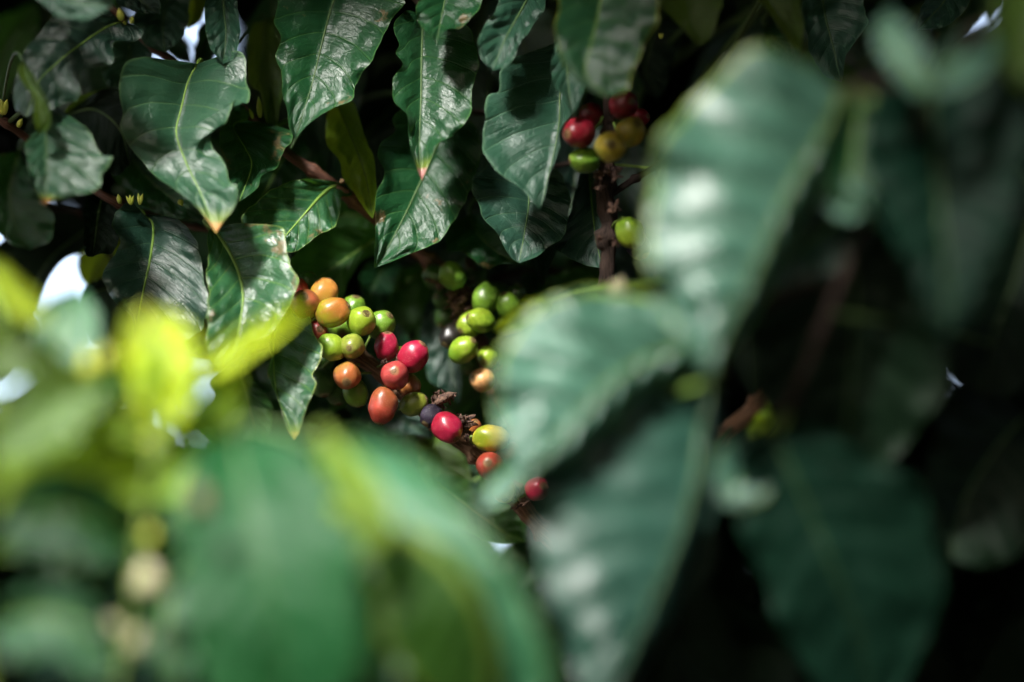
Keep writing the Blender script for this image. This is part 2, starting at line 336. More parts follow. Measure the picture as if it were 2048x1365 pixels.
def new_branch(key, name, label, cat, pix, mat, wob=0.12, group=None, extra=None, sides=14):
    loc = P(*pix[0][:3]); e = empty(name, loc); tag(e, label, cat, group)
    st, pts = branch(name, pix, M[mat], e, wob, seed=len(BR) + 1, sides=sides)
    allp = list(pts)
    for x in (extra or []):
        s2, p2 = branch(name, x, M[mat], e, wob, seed=len(BR) + 9, sides=10, partname='twig'); allp += p2
    BR[key] = (e, allp); return e

def node_scraps(key, spots, mat='scrap', seed=3):
    """dried bracts and old flower stubs on a stem node; spots: (px, py, d, radius_px, count)"""
    e, _ = BR[key]; rnd = random.Random(seed)
    for (px, py, d, r, cnt) in spots:
        c = P(px, py, d); parts = []; rr = r * K * d
        for k in range(cnt):
            v = Vector((rnd.gauss(0, 1), rnd.gauss(0, 1), rnd.gauss(0, 1))).normalized()
            v = (v - FW * 0.4).normalized(); ln = rr * rnd.uniform(0.5, 1.25); side = v.orthogonal().normalized() * rr * 0.25
            a = c + v * rr * 0.1; pts = [a, a + v * ln * 0.4 + side * rnd.uniform(-1, 1), a + v * ln * 0.75 + side * rnd.uniform(-1, 1), a + v * ln]
            w0 = rr * rnd.uniform(0.10, 0.22); parts.append(tube(pts, [w0 * 1.3, w0, w0 * 0.8, w0 * 0.25], 5, 0.5, rnd.random() * 9))
        V, F, U = join(parts); mesh_obj('dried_bracts', V, F, M[mat], e, U, smooth=False)
def bud(key, px, py, d, ln, ang, mat='bud', wpx=8, lean=0.2, name='leaf_bud', n=1, label=None):
    """small pointed buds; ang in degrees, 90 is up in the picture"""
    e, _ = BR[key]; parts = []
    for k in range(n):
        a = R(ang + (k - (n - 1) / 2) * 24); dr = (RT * math.cos(a) + UP * math.sin(a) - FW * lean).normalized(); L = ln * K * d; c = P(px, py, d)
        ts = [0, .12, .3, .5, .7, .85, 1]; ws = [.45, .8, 1, .95, .65, .35, .03]
        pts = [c + dr * L * t + UP * L * 0.06 * math.sin(3 * t) for t in ts]
        parts.append(tube(pts, [w * wpx * K * d for w in ws], 8, 0.15, k + px))
    V, F, U = join(parts); o = mesh_obj(name, V, F, M[mat], e, U)
    if label: o['label'] = label
    return o

def cherry(px, py, r, d, axis, el, m, label, group, branch_key, scar=True, ped=True):
    """r: radius in photo pixels; axis: direction of the blossom end in view space (x right, y up, z to camera)"""
    rad = r * 1.10 * K * d; c = P(px, py, d)
    a = (RT * axis[0] + UP * axis[1] - FW * axis[2]).normalized()
    rot = a.to_track_quat('Z', 'Y').to_matrix(); rnd = random.Random(int(px * 7 + py))
    fl = rnd.uniform(.02, .07); el = el + rnd.uniform(.0, .09)
    nu, nv = 36, 24; V, F, U = [], [], []
    for i in range(nv + 1):
        th = math.pi * i / nv
        for j in range(nu):
            ph = 2 * math.pi * j / nu
            z = math.cos(th) * el; s = math.sin(th) ** 0.93
            s *= 1 - 0.05 * math.cos(th)
            if th < 0.34: z -= 0.035 * math.cos(th / 0.34 * math.pi / 2)       # shallow hollow round the scar
            if th > 2.8: z += 0.03
            f2 = 1 + fl * math.cos(2 * ph + 1.3)
            w = 1 + 0.07 * noise.noise(Vector((s * math.cos(ph) * 1.5 + px, s * math.sin(ph) * 1.5, z * 1.5)))
            V.append(rot @ Vector((s * math.cos(ph) * f2, s * math.sin(ph) / f2, z)) * rad * w); U.append((j / nu, i / nv))
    # mesh in a local frame where Z is the fruit axis, so colour follows the fruit
    inv = rot.inverted(); V = [inv @ v for v in V]
    for i in range(nv):
        for j in range(nu):
            q = (i * nu + j, (i + 1) * nu + j, (i + 1) * nu + (j + 1) % nu, i * nu + (j + 1) % nu); F.append(q)
    o = mesh_obj('coffee_cherry', V, F, CM[m], None, U)
    o.location = c; o.rotation_euler = rot.to_euler(); tag(o, label, 'coffee cherry', group)
    if scar:
        parts = []; zt = rad * (el - 0.03)
        for R0, h, r0 in ((0.25, 0.016, 0.030), (0.135, 0.034, 0.036)):
            vs, fs, us = [], [], []
            for j in range(20):
                aa = 2 * math.pi * j / 20
                for k in range(6):
                    bb = 2 * math.pi * k / 6; q = R0 + r0 * math.cos(bb)
                    vs.append(Vector((q * math.cos(aa) * rad, q * math.sin(aa) * rad, zt + (h + 0.022 * math.sin(bb) - 0.3 * max(0, R0 - 0.1) ** 1.2) * rad))); us.append((0, 0))
            for j in range(20):
                for k in range(6): fs.append((j * 6 + k, ((j + 1) % 20) * 6 + k, ((j + 1) % 20) * 6 + (k + 1) % 6, j * 6 + (k + 1) % 6))
            parts.append((vs, fs, us))
        parts.append(tube([Vector((0, 0, zt - rad * .05)), Vector((0, 0, zt + rad * .03)), Vector((rad * .01, 0, zt + rad * 0.06))], [rad * .055, rad * .05, rad * .015], 8))
        v, f, u = join(parts); s = mesh_obj('blossom_scar', v, f, M['scar'], None, u); s.parent = o
    if ped and branch_key:
        base = Vector((0, 0, -rad * (el - 0.02))); tgt = min(BR[branch_key][1], key=lambda s: (s - c).length)
        tl = inv @ (tgt - c); L = (tl - base).length
        if L > 0.012: tl = base + (tl - base) * 0.012 / L
        pts = [base + Vector((0, 0, rad * .1)), base + Vector((0, 0, -rad * .12)), base * 0.4 + tl * 0.6 + Vector((0, 0, -rad * .2)), tl]
        v, f, u = tube(pts, [rad * .10, rad * .10, rad * .09, rad * .10], 8); s = mesh_obj('pedicel', v, f, M['pedicel'], None, u); s.parent = o
    return o
#@@DATA
# ---------------------------------------------------------------- ground
g = mesh_obj('ground', [(-600, -600, 0), (600, -600, 0), (600, 600, 0), (-600, 600, 0)], [(0, 1, 2, 3)], M['soil'], smooth=False); tag(g, kind='structure')

# ---------------------------------------------------------------- stems
new_branch('A', 'fruiting_branch', 'rough brown branch running down to the right through the red, orange and green cherries', 'branch',
  [(520,545,1.150,13),(570,592,1.143,14),(625,640,1.138,14),(680,690,1.135,15),(735,727,1.133,16),(790,772,1.132,16),(848,820,1.131,17),(900,868,1.131,17),(950,905,1.131,18),(1000,952,1.132,18),(1042,1010,1.133,20),(1085,1060,1.135,19),(1180,1150,1.14,18)], 'bark', 0.22)
new_branch('D', 'fruiting_branch', 'long reddish twig from upper left leading to the shaded green cherries at centre', 'branch',
  [(200,10,1.150,7),(262,60,1.148,7),(330,112,1.146,8),(400,165,1.145,9),(490,225,1.143,10),(572,305,1.140,11),(650,358,1.142,12),(745,432,1.150,13),(830,500,1.160,15),(890,545,1.165,17),(925,590,1.165,17),(945,645,1.165,16),(962,700,1.165,15),(985,770,1.168,14),(1030,850,1.172,13)], 'barkred', 0.12)
new_branch('C', 'upright_branch', 'upright brown jointed stem with dark red and yellow cherries near its top, right of centre', 'stem',
  [(1216,150,1.094,9),(1214,205,1.094,9),(1219,258,1.10,14),(1210,315,1.10,15),(1216,348,1.10,20),(1209,380,1.10,16),(1214,418,1.10,20),(1218,450,1.10,15),(1211,486,1.10,20),(1216,502,1.10,15),(1214,560,1.10,16),(1211,640,1.10,16),(1205,760,1.10,16),(1200,900,1.10,16)], 'barkdark', 0.35,
  extra=[[(1222,390,1.10,7),(1265,362,1.11,7),(1310,335,1.13,7),(1400,300,1.16,7)]])
new_branch('E', 'leafy_twig', 'thin dark red twig at left ending behind the drooping dark leaf, with small buds', 'twig',
  [(-60,205,1.13,9),(10,245,1.13,8),(60,282,1.14,8),(130,335,1.14,8),(195,384,1.13,9),(240,408,1.13,9),(290,428,1.15,7),(360,448,1.155,6),(424,462,1.15,6)], 'barkred', 0.1)
new_branch('T', 'leafy_twig', 'slightly blurred twig with grey-green leaves in the top left corner', 'twig',
  [(60,-90,1.09,8),(150,-40,1.095,8),(215,10,1.10,8),(250,42,1.10,7)], 'barkred', 0.1, extra=[[(215,-60,1.13,7),(330,-40,1.15,7),(440,-35,1.16,7)]])
new_branch('U', 'leafy_twig', 'twig above the frame with deep green pointed leaves hanging at top centre', 'twig',
  [(540,-110,1.15,9),(680,-60,1.14,9),(800,-30,1.14,9),(900,-70,1.135,9),(1060,-60,1.13,9),(1150,-30,1.14,9)], 'barkdark', 0.1,
  extra=[[(800,-30,1.14,7),(845,20,1.135,7),(880,120,1.15,7),(925,215,1.16,7),(1010,235,1.16,6),(1060,330,1.16,6),(1180,320,1.15,5)]])
new_branch('V', 'leafy_twig', 'twig above the frame with yellow-edged leaf tips hanging at top right', 'twig',
  [(1190,-60,1.06,9),(1300,-70,1.07,9),(1450,-60,1.10,9),(1620,-50,1.12,9),(1850,-60,1.15,9),(2000,-40,1.18,8)], 'barkdark', 0.1)
new_branch('H', 'leafy_twig', 'shaded twig with dark leaves against the white sky gaps at left edge', 'twig',
  [(-90,360,1.2,9),(20,395,1.2,8),(110,420,1.2,8),(200,440,1.2,8),(250,470,1.2,7)], 'barkdark', 0.1, extra=[[(200,440,1.2,6),(235,540,1.2,6),(330,680,1.2,6),(420,720,1.19,6),(560,700,1.17,6)]])
new_branch('Q', 'leafy_branch', 'dim branch of blue-green leaves hanging behind the cherries', 'branch',
  [(640,400,1.24,9),(760,470,1.235,9),(860,530,1.225,9),(960,560,1.22,8),(1100,540,1.21,8),(1240,600,1.2,8)], 'barkdark', 0.1,
  extra=[[(860,530,1.225,7),(830,650,1.22,7),(800,800,1.215,7),(900,950,1.2,7),(960,1080,1.2,6)]])

# ---------------------------------------------------------------- leaves in and near focus
# twig D : broad leaves around the top left
leaf('D','greyt',[(395,128),(376,165),(362,220),(353,268),(372,325),(405,395),(432,467)],
     [(330,118,6),(285,112,10),(262,120,10),(248,146,8),(236,175,7),(236,232,5),(246,272,0),(262,295,-6),(300,343,-4),(350,378),(396,418)],
     [(440,112,4),(478,104,8),(496,128,8),(492,205,10),(462,206,8),(452,245,4),(424,262,-2),(424,298,-8),(450,325,-2),(460,364,3),(473,372,4),(470,410,2)],1.093,tilt=30,arch=4,fold=1,A=1.5,B=1.2,warp=2.0,rib='rib')
leaf('D','deep',[(513,241),(482,243),(466,256),(492,300),(503,335),(478,405)],[(500,225),(472,205),(448,236),(440,285),(456,330),(462,370)],[(545,250),(583,267),(567,303),(551,335),(523,352),(513,378)],1.122,tilt=28,A=1.0,B=2.0,rw=1.0)
leaf('D','bright',[(700,380),(670,373),(642,392),(610,428),(580,462),(560,485),(545,505)],[(685,368),(650,360),(590,363),(540,385),(492,420),(490,460)],[(703,392),(681,396),(681,428),(664,456),(640,470),(612,488),(592,503)],1.128,tilt=22,A=1.2,B=2.0,rw=1.3,label='glossy horizontal leaf with bright green midrib left of centre')
leaf('U','deep',[(688,-60),(665,10),(648,70),(625,165),(605,230),(590,278)],[(600,-50),(556,-5),(549,40),(566,75),(550,110),(560,148),(565,190),(573,218),(578,255)],[(760,-60),(805,0),(803,18),(772,78),(747,118),(717,168),(700,200),(664,216),(620,246)],1.118,tilt=26,A=1.0,B=2.2,warp=3,rib='ribdark')
leaf('U','deept',[(846,30),(843,130),(842,200),(839,290),(843,362)],[(812,22),(790,58),(797,88),(789,105),(806,130),(786,160),(783,197),(801,217),(815,232),(815,270),(825,310)],[(890,30),(938,60),(953,110),(950,180),(930,235),(904,272),(872,290),(857,330)],1.108,tilt=26,A=0.9,B=1.6,rib='ribdark',label='pointed leaf with a pink tip hanging at top centre')
leaf('U','deep',[(905,-80),(890,0),(880,50),(873,90)],[(855,-60),(836,5),(838,45),(856,66)],[(985,-60),(968,0),(946,30),(921,56),(896,58),(880,75)],1.104,tilt=24,A=1.0,B=1.5,rib='ribdark')
leaf('U','grey',[(1075,-40),(1040,25),(1010,80),(985,140)],[(1010,-30),(990,28),(966,50),(957,90),(963,118)],[(1090,-20),(1089,20),(1066,50),(1046,80),(1026,118),(1006,136)],1.098,tilt=24,A=1.2,B=1.4,rib='ribdark')
leaf('U','grey',[(1150,70),(1128,130),(1120,190),(1118,250),(1104,325),(1080,420)],[(1085,95),(1030,115),(1002,132),(992,180),(976,190),(971,235),(962,256),(966,285),(977,312),(1000,345),(1030,370),(1050,386)],[(1175,110),(1172,170),(1152,215),(1120,262),(1120,298),(1099,350),(1092,385)],1.104,tilt=28,A=1.3,B=1.4,fold=5,rib='ribdark',label='large grey-green drooping leaf with diagonal ridges')
leaf('C','grey',[(1135,40),(1132,100),(1136,160),(1143,226)],[(1112,70),(1103,130),(1108,170),(1130,196)],[(1160,90),(1172,150),(1166,185),(1152,218)],1.09,tilt=22,A=.8,B=1.2,rib='ribdark')
leaf('D','deep',[(905,225),(870,300),(836,375),(800,450),(768,508),(748,537)],[(830,220),(786,232),(787,262),(765,282),(755,312),(769,347),(752,388),(748,430),(750,485)],[(950,250),(958,310),(946,360),(926,400),(915,440),(890,475),(850,496),(800,517)],1.14,tilt=26,A=1.0,B=1.8,warp=3,rib='ribdark',label='broad dark leaf hanging above the cherries at centre')
leaf('U','blue',[(1050,330),(1058,400),(1050,460),(1038,527)],[(985,290),(962,335),(948,370),(952,405),(968,440),(990,462),(1005,490),(1022,515)],[(1120,350),(1139,425),(1122,470),(1100,492),(1075,512)],1.125,tilt=26,A=1.1,B=1.5,rib='ribdark')
leaf('U','deep',[(940,430),(958,470),(1000,508),(1052,532)],[(895,450),(893,500),(920,503),(945,520),(975,538),(1005,528)],[(1000,430),(1045,470),(1055,505)],1.15,tilt=16,A=.6,B=1.0,rib='ribdark')
leaf('C','blue',[(1178,345),(1186,430),(1192,480),(1205,537)],[(1160,352),(1140,425),(1102,482),(1116,502),(1140,516),(1168,530)],[(1195,355),(1210,440),(1215,500)],1.128,tilt=20,A=.8,B=1.2,rib='rib',rw=.6)
leaf('U','blue',[(1150,230),(1150,320),(1140,420),(1085,500),(1086,570)],[(1120,280),(1090,400),(1060,470),(1050,500),(1066,535),(1078,562)],[(1200,250),(1215,330),(1180,420),(1130,480),(1102,528),(1092,560)],1.165,tilt=22,A=.8,B=1.2,rib='ribdark')
leaf('D','lime',[(672,205),(700,268),(730,350),(746,438)],[(655,225),(650,260),(660,300),(683,330),(690,365),(710,390),(734,425)],[(705,205),(722,250),(741,300),(752,350),(753,400)],1.145,tilt=14,arch=4,A=.7,B=1.0,rib='ribdark',rw=.6,label='narrow lime leaf lit from behind above the glossy leaf')
leaf('D','olive',[(530,40),(522,150),(530,210),(540,262)],[(500,60),(495,150),(503,175),(522,187),(528,230)],[(560,40),(572,140),(563,200),(553,255)],1.155,tilt=14,A=.6,B=1.0,rib='ribdark',rw=.6)
leaf('D','green',[(770,465),(722,498),(660,540),(590,592)],[(740,458),(690,455),(640,462),(600,492),(572,545)],[(765,500),(722,524),(700,560),(680,605),(640,612)],1.165,tilt=12,A=.8,B=1.0,rib='rib',rw=.9,label='broad leaf lit from behind just above the orange cherries')
leaf('D','green',[(760,440),(700,430),(630,440),(560,470)],[(730,408),(670,405),(600,430)],[(740,470),(680,480),(620,480)],1.19,tilt=10,A=.8,B=1.0)
leaf('D','deep',[(600,262),(560,330),(520,400),(480,440)],[(560,260),(520,320),(480,400)],[(620,320),(590,380),(530,430)],1.17,tilt=14,A=.8,B=1.4)
# twig T, the blurred corner
leaf('T','blue',[(250,44),(215,54),(160,90),(110,130),(75,168),(52,235)],[(225,25),(160,12),(100,40),(52,95),(30,150),(28,215)],[(284,60),(268,84),(230,85),(221,125),(166,141),(158,172),(150,200),(110,216),(78,236)],1.085,tilt=20,A=.8,B=1.5,fold=-2,rib='rib',rw=.8)
leaf('T','grey',[(60,-70),(100,-20),(150,5),(226,12)],[(50,-30),(98,18),(130,38),(180,36)],[(90,-100),(160,-50),(215,-10)],1.05,tilt=10,A=.8,B=1.0,rib='ribdark')
leaf('T','grey',[(345,-40),(332,10),(326,60),(330,106)],[(290,-20),(274,20),(270,58),(292,90)],[(378,-20),(376,48),(355,86)],1.155,tilt=26,A=1.2,B=1.2,rib='ribdark')
leaf('T','grey',[(270,70),(262,100),(250,140),(240,180)],[(240,80),(212,100),(200,135),(215,170)],[(300,85),(305,120),(285,150),(260,180)],1.165,tilt=24,A=1.2,B=1.0,rib='ribdark')
leaf('T','grey',[(442,-60),(448,20),(452,70),(446,128)],[(420,-50),(409,25),(412,65),(421,97)],[(462,-50),(479,40),(478,88),(467,118)],1.12,tilt=26,A=1.4,B=1.6,rib='ribdark')
leaf('T','blue',[(235,-60),(260,-20),(285,5),(320,30)],[(220,-30),(240,10),(280,25)],[(290,-60),(300,-20),(320,5)],1.14,tilt=12,A=1.2,B=1.0,rib='ribdark')
leaf('T','deep',[(430,40),(410,80),(400,110),(395,140)],[(400,50),(392,85),(385,120)],[(440,70),(430,110),(410,135)],1.19,tilt=8,A=.5,B=1,rib='ribdark')
leaf('T','deep',[(330,60),(350,95),(365,110),(385,125)],[(320,90),(345,115),(365,125)],[(345,60),(366,80),(380,105)],1.2,tilt=8,A=.5,B=1,rib='ribdark')
leaf('T','lime',[(390,-40),(392,0),(388,30),(375,60)],[(372,-20),(370,20),(368,45)],[(412,-30),(412,15),(398,45)],1.18,tilt=8,A=.5,B=.5,rib='ribdark',rw=.6,label='small lime leaf against the white gap at top left')
# twig E, left side
leaf('E','greyt',[(97,206),(92,260),(93,315),(92,360),(90,408)],[(82,215),(74,255),(53,290),(58,335),(74,382)],[(130,224),(176,265),(206,314),(222,313),(214,342),(194,376),(150,391),(116,398)],1.068,tilt=28,A=1.0,B=1.2,rib='ribdark',label='leaf at left with a curled margin and orange tip')
leaf('E','olive',[(45,120),(62,165),(88,205),(92,240),(78,268)],[(36,140),(45,165),(66,195),(68,240)],[(60,140),(92,195),(101,228),(98,255)],1.06,tilt=8,A=.3,B=.6,rib='ribdark',rw=.6)
leaf('E','blue',[(287,428),(306,455),(300,520),(285,590),(266,684)],[(262,405),(235,415),(224,450),(240,482),(214,530),(206,562),(226,602),(262,632)],[(320,432),(362,440),(387,470),(400,505),(414,560),(420,640),(412,664),(340,690)],1.108,tilt=26,A=1.3,B=1.6,warp=3,rib='rib',rw=1.2,label='dark drooping leaf with shiny diagonal folds at left')
leaf('E','bright',[(422,455),(450,490),(475,540),(486,590),(481,640),(468,690),(440,745)],[(414,475),(418,520),(414,560),(420,600),(415,650),(419,710)],[(440,455),(480,446),(540,448),(573,462),(580,500),(591,560),(584,602),(568,640),(541,671),(490,696)],1.092,tilt=24,A=1.3,B=1.0,warp=3,rib='rib',rw=1.3,label='bright glossy leaf left of the cherries')
leaf('E','brightt',[(572,600),(552,660),(547,720),(554,790),(574,840),(588,880)],[(548,640),(538,688),(543,715),(534,745),(545,775),(556,800),(571,850)],[(605,612),(627,652),(637,690),(636,727),(624,750),(631,766),(625,790),(608,832),(598,865)],1.102,tilt=26,A=1.1,B=1.0,warp=2,rib='rib',rw=1.0,label='narrow leaf with yellow blotched tip hanging beside the cherries')
leaf('E','black',[(205,392),(195,440),(190,480),(185,515)],[(172,400),(167,478),(172,510)],[(238,410),(245,460),(225,505),(200,508)],1.135,tilt=8,A=.4,B=1.5,rib='ribdark')
leaf('E','deep',[(40,300),(20,380),(30,450),(60,500)],[(-10,320),(-30,400),(10,480)],[(75,380),(110,430),(100,480)],1.17,tilt=8,A=.6,B=1.5,rib='ribdark')
leaf('E','deep',[(250,300),(300,360),(350,400),(420,440)],[(220,340),(270,400),(350,440)],[(300,300),(370,350),(415,400)],1.15,tilt=14,A=.8,B=1.8,rib='ribdark')
leaf('E','black',[(130,230),(190,220),(240,260),(260,330)],[(140,260),(180,310),(230,350)],[(200,180),(250,190),(275,260)],1.15,tilt=10,A=.6,B=1.8,rib='ribdark')
leaf('E','olive',[(250,230),(190,210),(150,215),(120,235)],[(230,185),(190,182),(150,200)],[(230,270),(180,265),(140,245)],1.165,tilt=10,A=.5,B=1.0,rib='ribdark')
# twig V
leaf('V','edgeb',[(1214,-60),(1190,60),(1176,112),(1172,150),(1212,194)],[(1130,-50),(1113,55),(1120,110),(1130,132),(1162,166),(1192,186)],[(1300,-60),(1311,30),(1292,90),(1263,140),(1255,176),(1232,190)],1.045,tilt=26,A=.9,B=1.4,rib='rib',rw=.8,label='dark leaf with a scorched brown lower edge over the dark red cherries')
leaf('V','olive',[(1372,-60),(1376,10),(1385,60),(1402,90)],[(1300,-60),(1318,5),(1341,32),(1370,62),(1388,84)],[(1450,-60),(1440,0),(1437,42),(1422,76)],1.065,tilt=10,A=.5,B=.8,rib='ribdark',rw=.7)
leaf('V','olive',[(1520,-60),(1545,10),(1580,60),(1597,102)],[(1470,-50),(1500,-10),(1530,12),(1556,52),(1580,86)],[(1600,-50),(1603,5),(1608,55),(1604,90)],1.07,tilt=10,A=.5,B=.8,rib='ribdark',rw=.7)
leaf('V','grey',[(1640,-50),(1650,30),(1668,100),(1682,165)],[(1605,-40),(1603,30),(1612,70),(1622,110),(1648,150)],[(1710,-40),(1731,34),(1721,72),(1692,112),(1686,156)],1.13,tilt=24,A=1.0,B=1.0,rib='ribdark')
leaf('V','deep',[(1530,50),(1552,80),(1570,100),(1578,140)],[(1528,70),(1540,100),(1560,135)],[(1560,60),(1585,90),(1590,120)],1.15,tilt=20,A=.6,B=1,rib='ribdark')
leaf('V','olive',[(1960,-50),(1972,0),(1982,30),(1985,52)],[(1930,-40),(1945,5),(1958,12),(1972,35)],[(1990,-40),(2008,-10),(2006,10),(1990,30)],1.25,tilt=6,A=.3,B=.8,rib='ribdark')
leaf('V','grey',[(1920,-60),(1890,0),(1865,30),(1835,60)],[(1880,-60),(1850,0),(1838,30)],[(1950,-50),(1930,20),(1885,55)],1.12,tilt=22,A=.8,B=1,rib='ribdark')
leaf('V','deep',[(1960,-60),(1930,-10),(1905,40),(1880,110)],[(1920,-50),(1885,0),(1870,60)],[(1990,-30),(1960,40),(1915,90)],1.2,tilt=6,A=.8,B=1,rib='ribdark')
leaf('V','black',[(2080,0),(2050,50),(1990,90),(1930,120)],[(2040,-10),(2000,45),(1950,80)],[(2100,60),(2050,110),(1990,140)],1.22,tilt=6,A=.8,B=1,rib='ribdark')
leaf('V','black',[(1330,20),(1300,90),(1290,150),(1310,200)],[(1300,20),(1270,90),(1280,160)],[(1370,60),(1350,120),(1330,180)],1.2,tilt=10,A=.8,B=1.6,rib='ribdark')
# twig H, against the sky
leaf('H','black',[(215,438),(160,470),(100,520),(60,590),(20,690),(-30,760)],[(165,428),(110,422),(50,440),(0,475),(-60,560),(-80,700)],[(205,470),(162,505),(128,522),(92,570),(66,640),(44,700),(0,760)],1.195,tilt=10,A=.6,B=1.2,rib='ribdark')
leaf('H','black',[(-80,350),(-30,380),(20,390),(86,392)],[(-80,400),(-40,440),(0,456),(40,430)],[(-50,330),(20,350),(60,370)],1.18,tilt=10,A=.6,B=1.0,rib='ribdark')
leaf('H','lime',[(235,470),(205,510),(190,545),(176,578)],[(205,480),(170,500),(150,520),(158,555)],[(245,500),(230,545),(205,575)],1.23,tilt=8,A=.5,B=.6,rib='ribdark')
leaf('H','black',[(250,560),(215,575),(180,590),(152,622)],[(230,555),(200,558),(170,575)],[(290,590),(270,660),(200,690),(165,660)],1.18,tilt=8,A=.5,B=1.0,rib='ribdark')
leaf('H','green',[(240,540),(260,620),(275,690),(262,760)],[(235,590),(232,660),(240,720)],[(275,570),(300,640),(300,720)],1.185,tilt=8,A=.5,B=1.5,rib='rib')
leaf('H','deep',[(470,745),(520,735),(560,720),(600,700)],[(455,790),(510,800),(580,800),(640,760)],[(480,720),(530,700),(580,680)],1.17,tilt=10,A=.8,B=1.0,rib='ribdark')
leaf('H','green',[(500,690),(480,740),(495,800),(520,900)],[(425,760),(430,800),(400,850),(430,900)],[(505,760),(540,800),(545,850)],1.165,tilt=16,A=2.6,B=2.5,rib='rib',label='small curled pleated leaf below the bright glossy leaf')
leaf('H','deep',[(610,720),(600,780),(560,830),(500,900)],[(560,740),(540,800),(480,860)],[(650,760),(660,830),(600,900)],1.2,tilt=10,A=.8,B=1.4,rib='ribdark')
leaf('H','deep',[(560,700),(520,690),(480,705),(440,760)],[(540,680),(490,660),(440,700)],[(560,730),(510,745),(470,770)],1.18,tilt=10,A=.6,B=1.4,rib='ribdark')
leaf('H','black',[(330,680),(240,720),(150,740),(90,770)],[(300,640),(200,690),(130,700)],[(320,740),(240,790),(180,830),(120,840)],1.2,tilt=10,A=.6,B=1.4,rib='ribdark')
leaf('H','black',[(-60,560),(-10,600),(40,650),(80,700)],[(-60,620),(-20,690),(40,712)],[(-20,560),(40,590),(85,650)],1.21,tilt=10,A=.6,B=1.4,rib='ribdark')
# branch Q, behind the cherries
leaf('Q','blue',[(880,560),(895,640),(900,720),(918,810)],[(862,590),(842,640),(838,690),(846,722),(862,760),(896,786)],[(905,600),(935,660),(925,740),(922,785)],1.19,tilt=14,A=.9,B=1.4,rib='ribdark',label='blue-green leaf with a pale green tip between the two cherry clusters')
leaf('Q','green',[(870,530),(820,560),(770,600),(720,680)],[(830,530),(770,550),(730,590),(715,640)],[(880,570),(872,620),(830,660),(760,690)],1.215,tilt=10,A=.8,B=1.2,rib='rib')
leaf('Q','deep',[(790,520),(765,545),(745,580),(735,640)],[(750,520),(722,550),(722,600)],[(800,540),(785,580),(760,630)],1.20,tilt=18,A=1.2,B=1.8,rib='ribdark')
leaf('Q','deep',[(720,640),(750,670),(790,700),(822,722)],[(715,690),(750,720),(800,735)],[(760,635),(800,655),(822,690)],1.19,tilt=12,A=.8,B=.8,rib='ribdark')
leaf('Q','blue',[(715,720),(745,780),(790,830),(868,878)],[(690,760),(700,830),(760,870),(820,868)],[(760,740),(820,790),(850,830),(858,855)],1.18,tilt=12,A=1.0,B=1.6,rib='ribdark')
leaf('Q','green',[(740,860),(690,830),(650,810),(600,790)],[(740,880),(680,860),(620,850),(590,820)],[(720,800),(680,790),(640,770)],1.205,tilt=6,A=.8,B=1.0,rib='rib')
leaf('Q','black',[(800,860),(720,840),(660,860),(610,900)],[(780,820),(700,812),(640,840)],[(800,900),(720,900),(650,920)],1.19,tilt=10,A=.6,B=1.0,rib='ribdark')
leaf('Q','olive',[(882,865),(872,900),(880,950),(900,1010)],[(840,880),(835,920),(850,980)],[(905,880),(935,930),(945,990)],1.185,tilt=6,A=.5,B=.8,rib='rib',rw=.6,label='olive leaf lit from behind under the crimson cherry')
leaf('Q','green',[(860,960),(930,1010),(1000,1060),(1055,1085)],[(860,990),(920,1060),(990,1088)],[(900,950),(980,980),(1045,1030)],1.17,tilt=14,A=.9,B=1.0,rib='rib',label='green leaf under the lower end of the cherry branch')
leaf('Q','green',[(1080,900),(1040,920),(1000,960),(980,1010)],[(1040,890),(990,930),(960,970)],[(1080,950),(1060,990),(1020,1010)],1.2,tilt=6,A=.6,B=1.0)
leaf('Q','green',[(1230,560),(1170,560),(1110,590),(1060,640)],[(1180,535),(1110,550),(1070,590)],[(1230,600),(1190,640),(1120,670)],1.19,tilt=8,A=.8,B=1.2,rib='rib')
leaf('Q','deep',[(1010,780),(1000,830),(960,880),(930,940)],[(960,790),(940,850),(920,900)],[(1050,820),(1040,880),(980,940)],1.22,tilt=8,A=.8,B=1.4,rib='ribdark')
leaf('Q','black',[(1000,560),(1040,520),(1100,560),(1180,560)],[(1000,500),(1060,480),(1140,520)],[(1020,600),(1090,620),(1160,600)],1.235,tilt=8,A=.8,B=1.4,rib='ribdark')
leaf('Q','black',[(1250,320),(1290,400),(1330,480),(1380,560)],[(1220,380),(1240,470),(1300,560)],[(1310,330),(1370,400),(1400,500)],1.24,tilt=8,A=.8,B=1.4,rib='ribdark')
leaf('Q','blue',[(900,400),(905,470),(880,520),(860,560)],[(870,420),(850,480),(850,530)],[(960,430),(960,490),(920,540)],1.21,tilt=14,A=.8,B=1.4,rib='ribdark')
leaf('Q','black',[(780,220),(730,280),(760,350),(740,430)],[(740,200),(690,250),(700,340)],[(830,230),(800,300),(790,380)],1.22,tilt=8,A=.8,B=1.6,rib='ribdark')

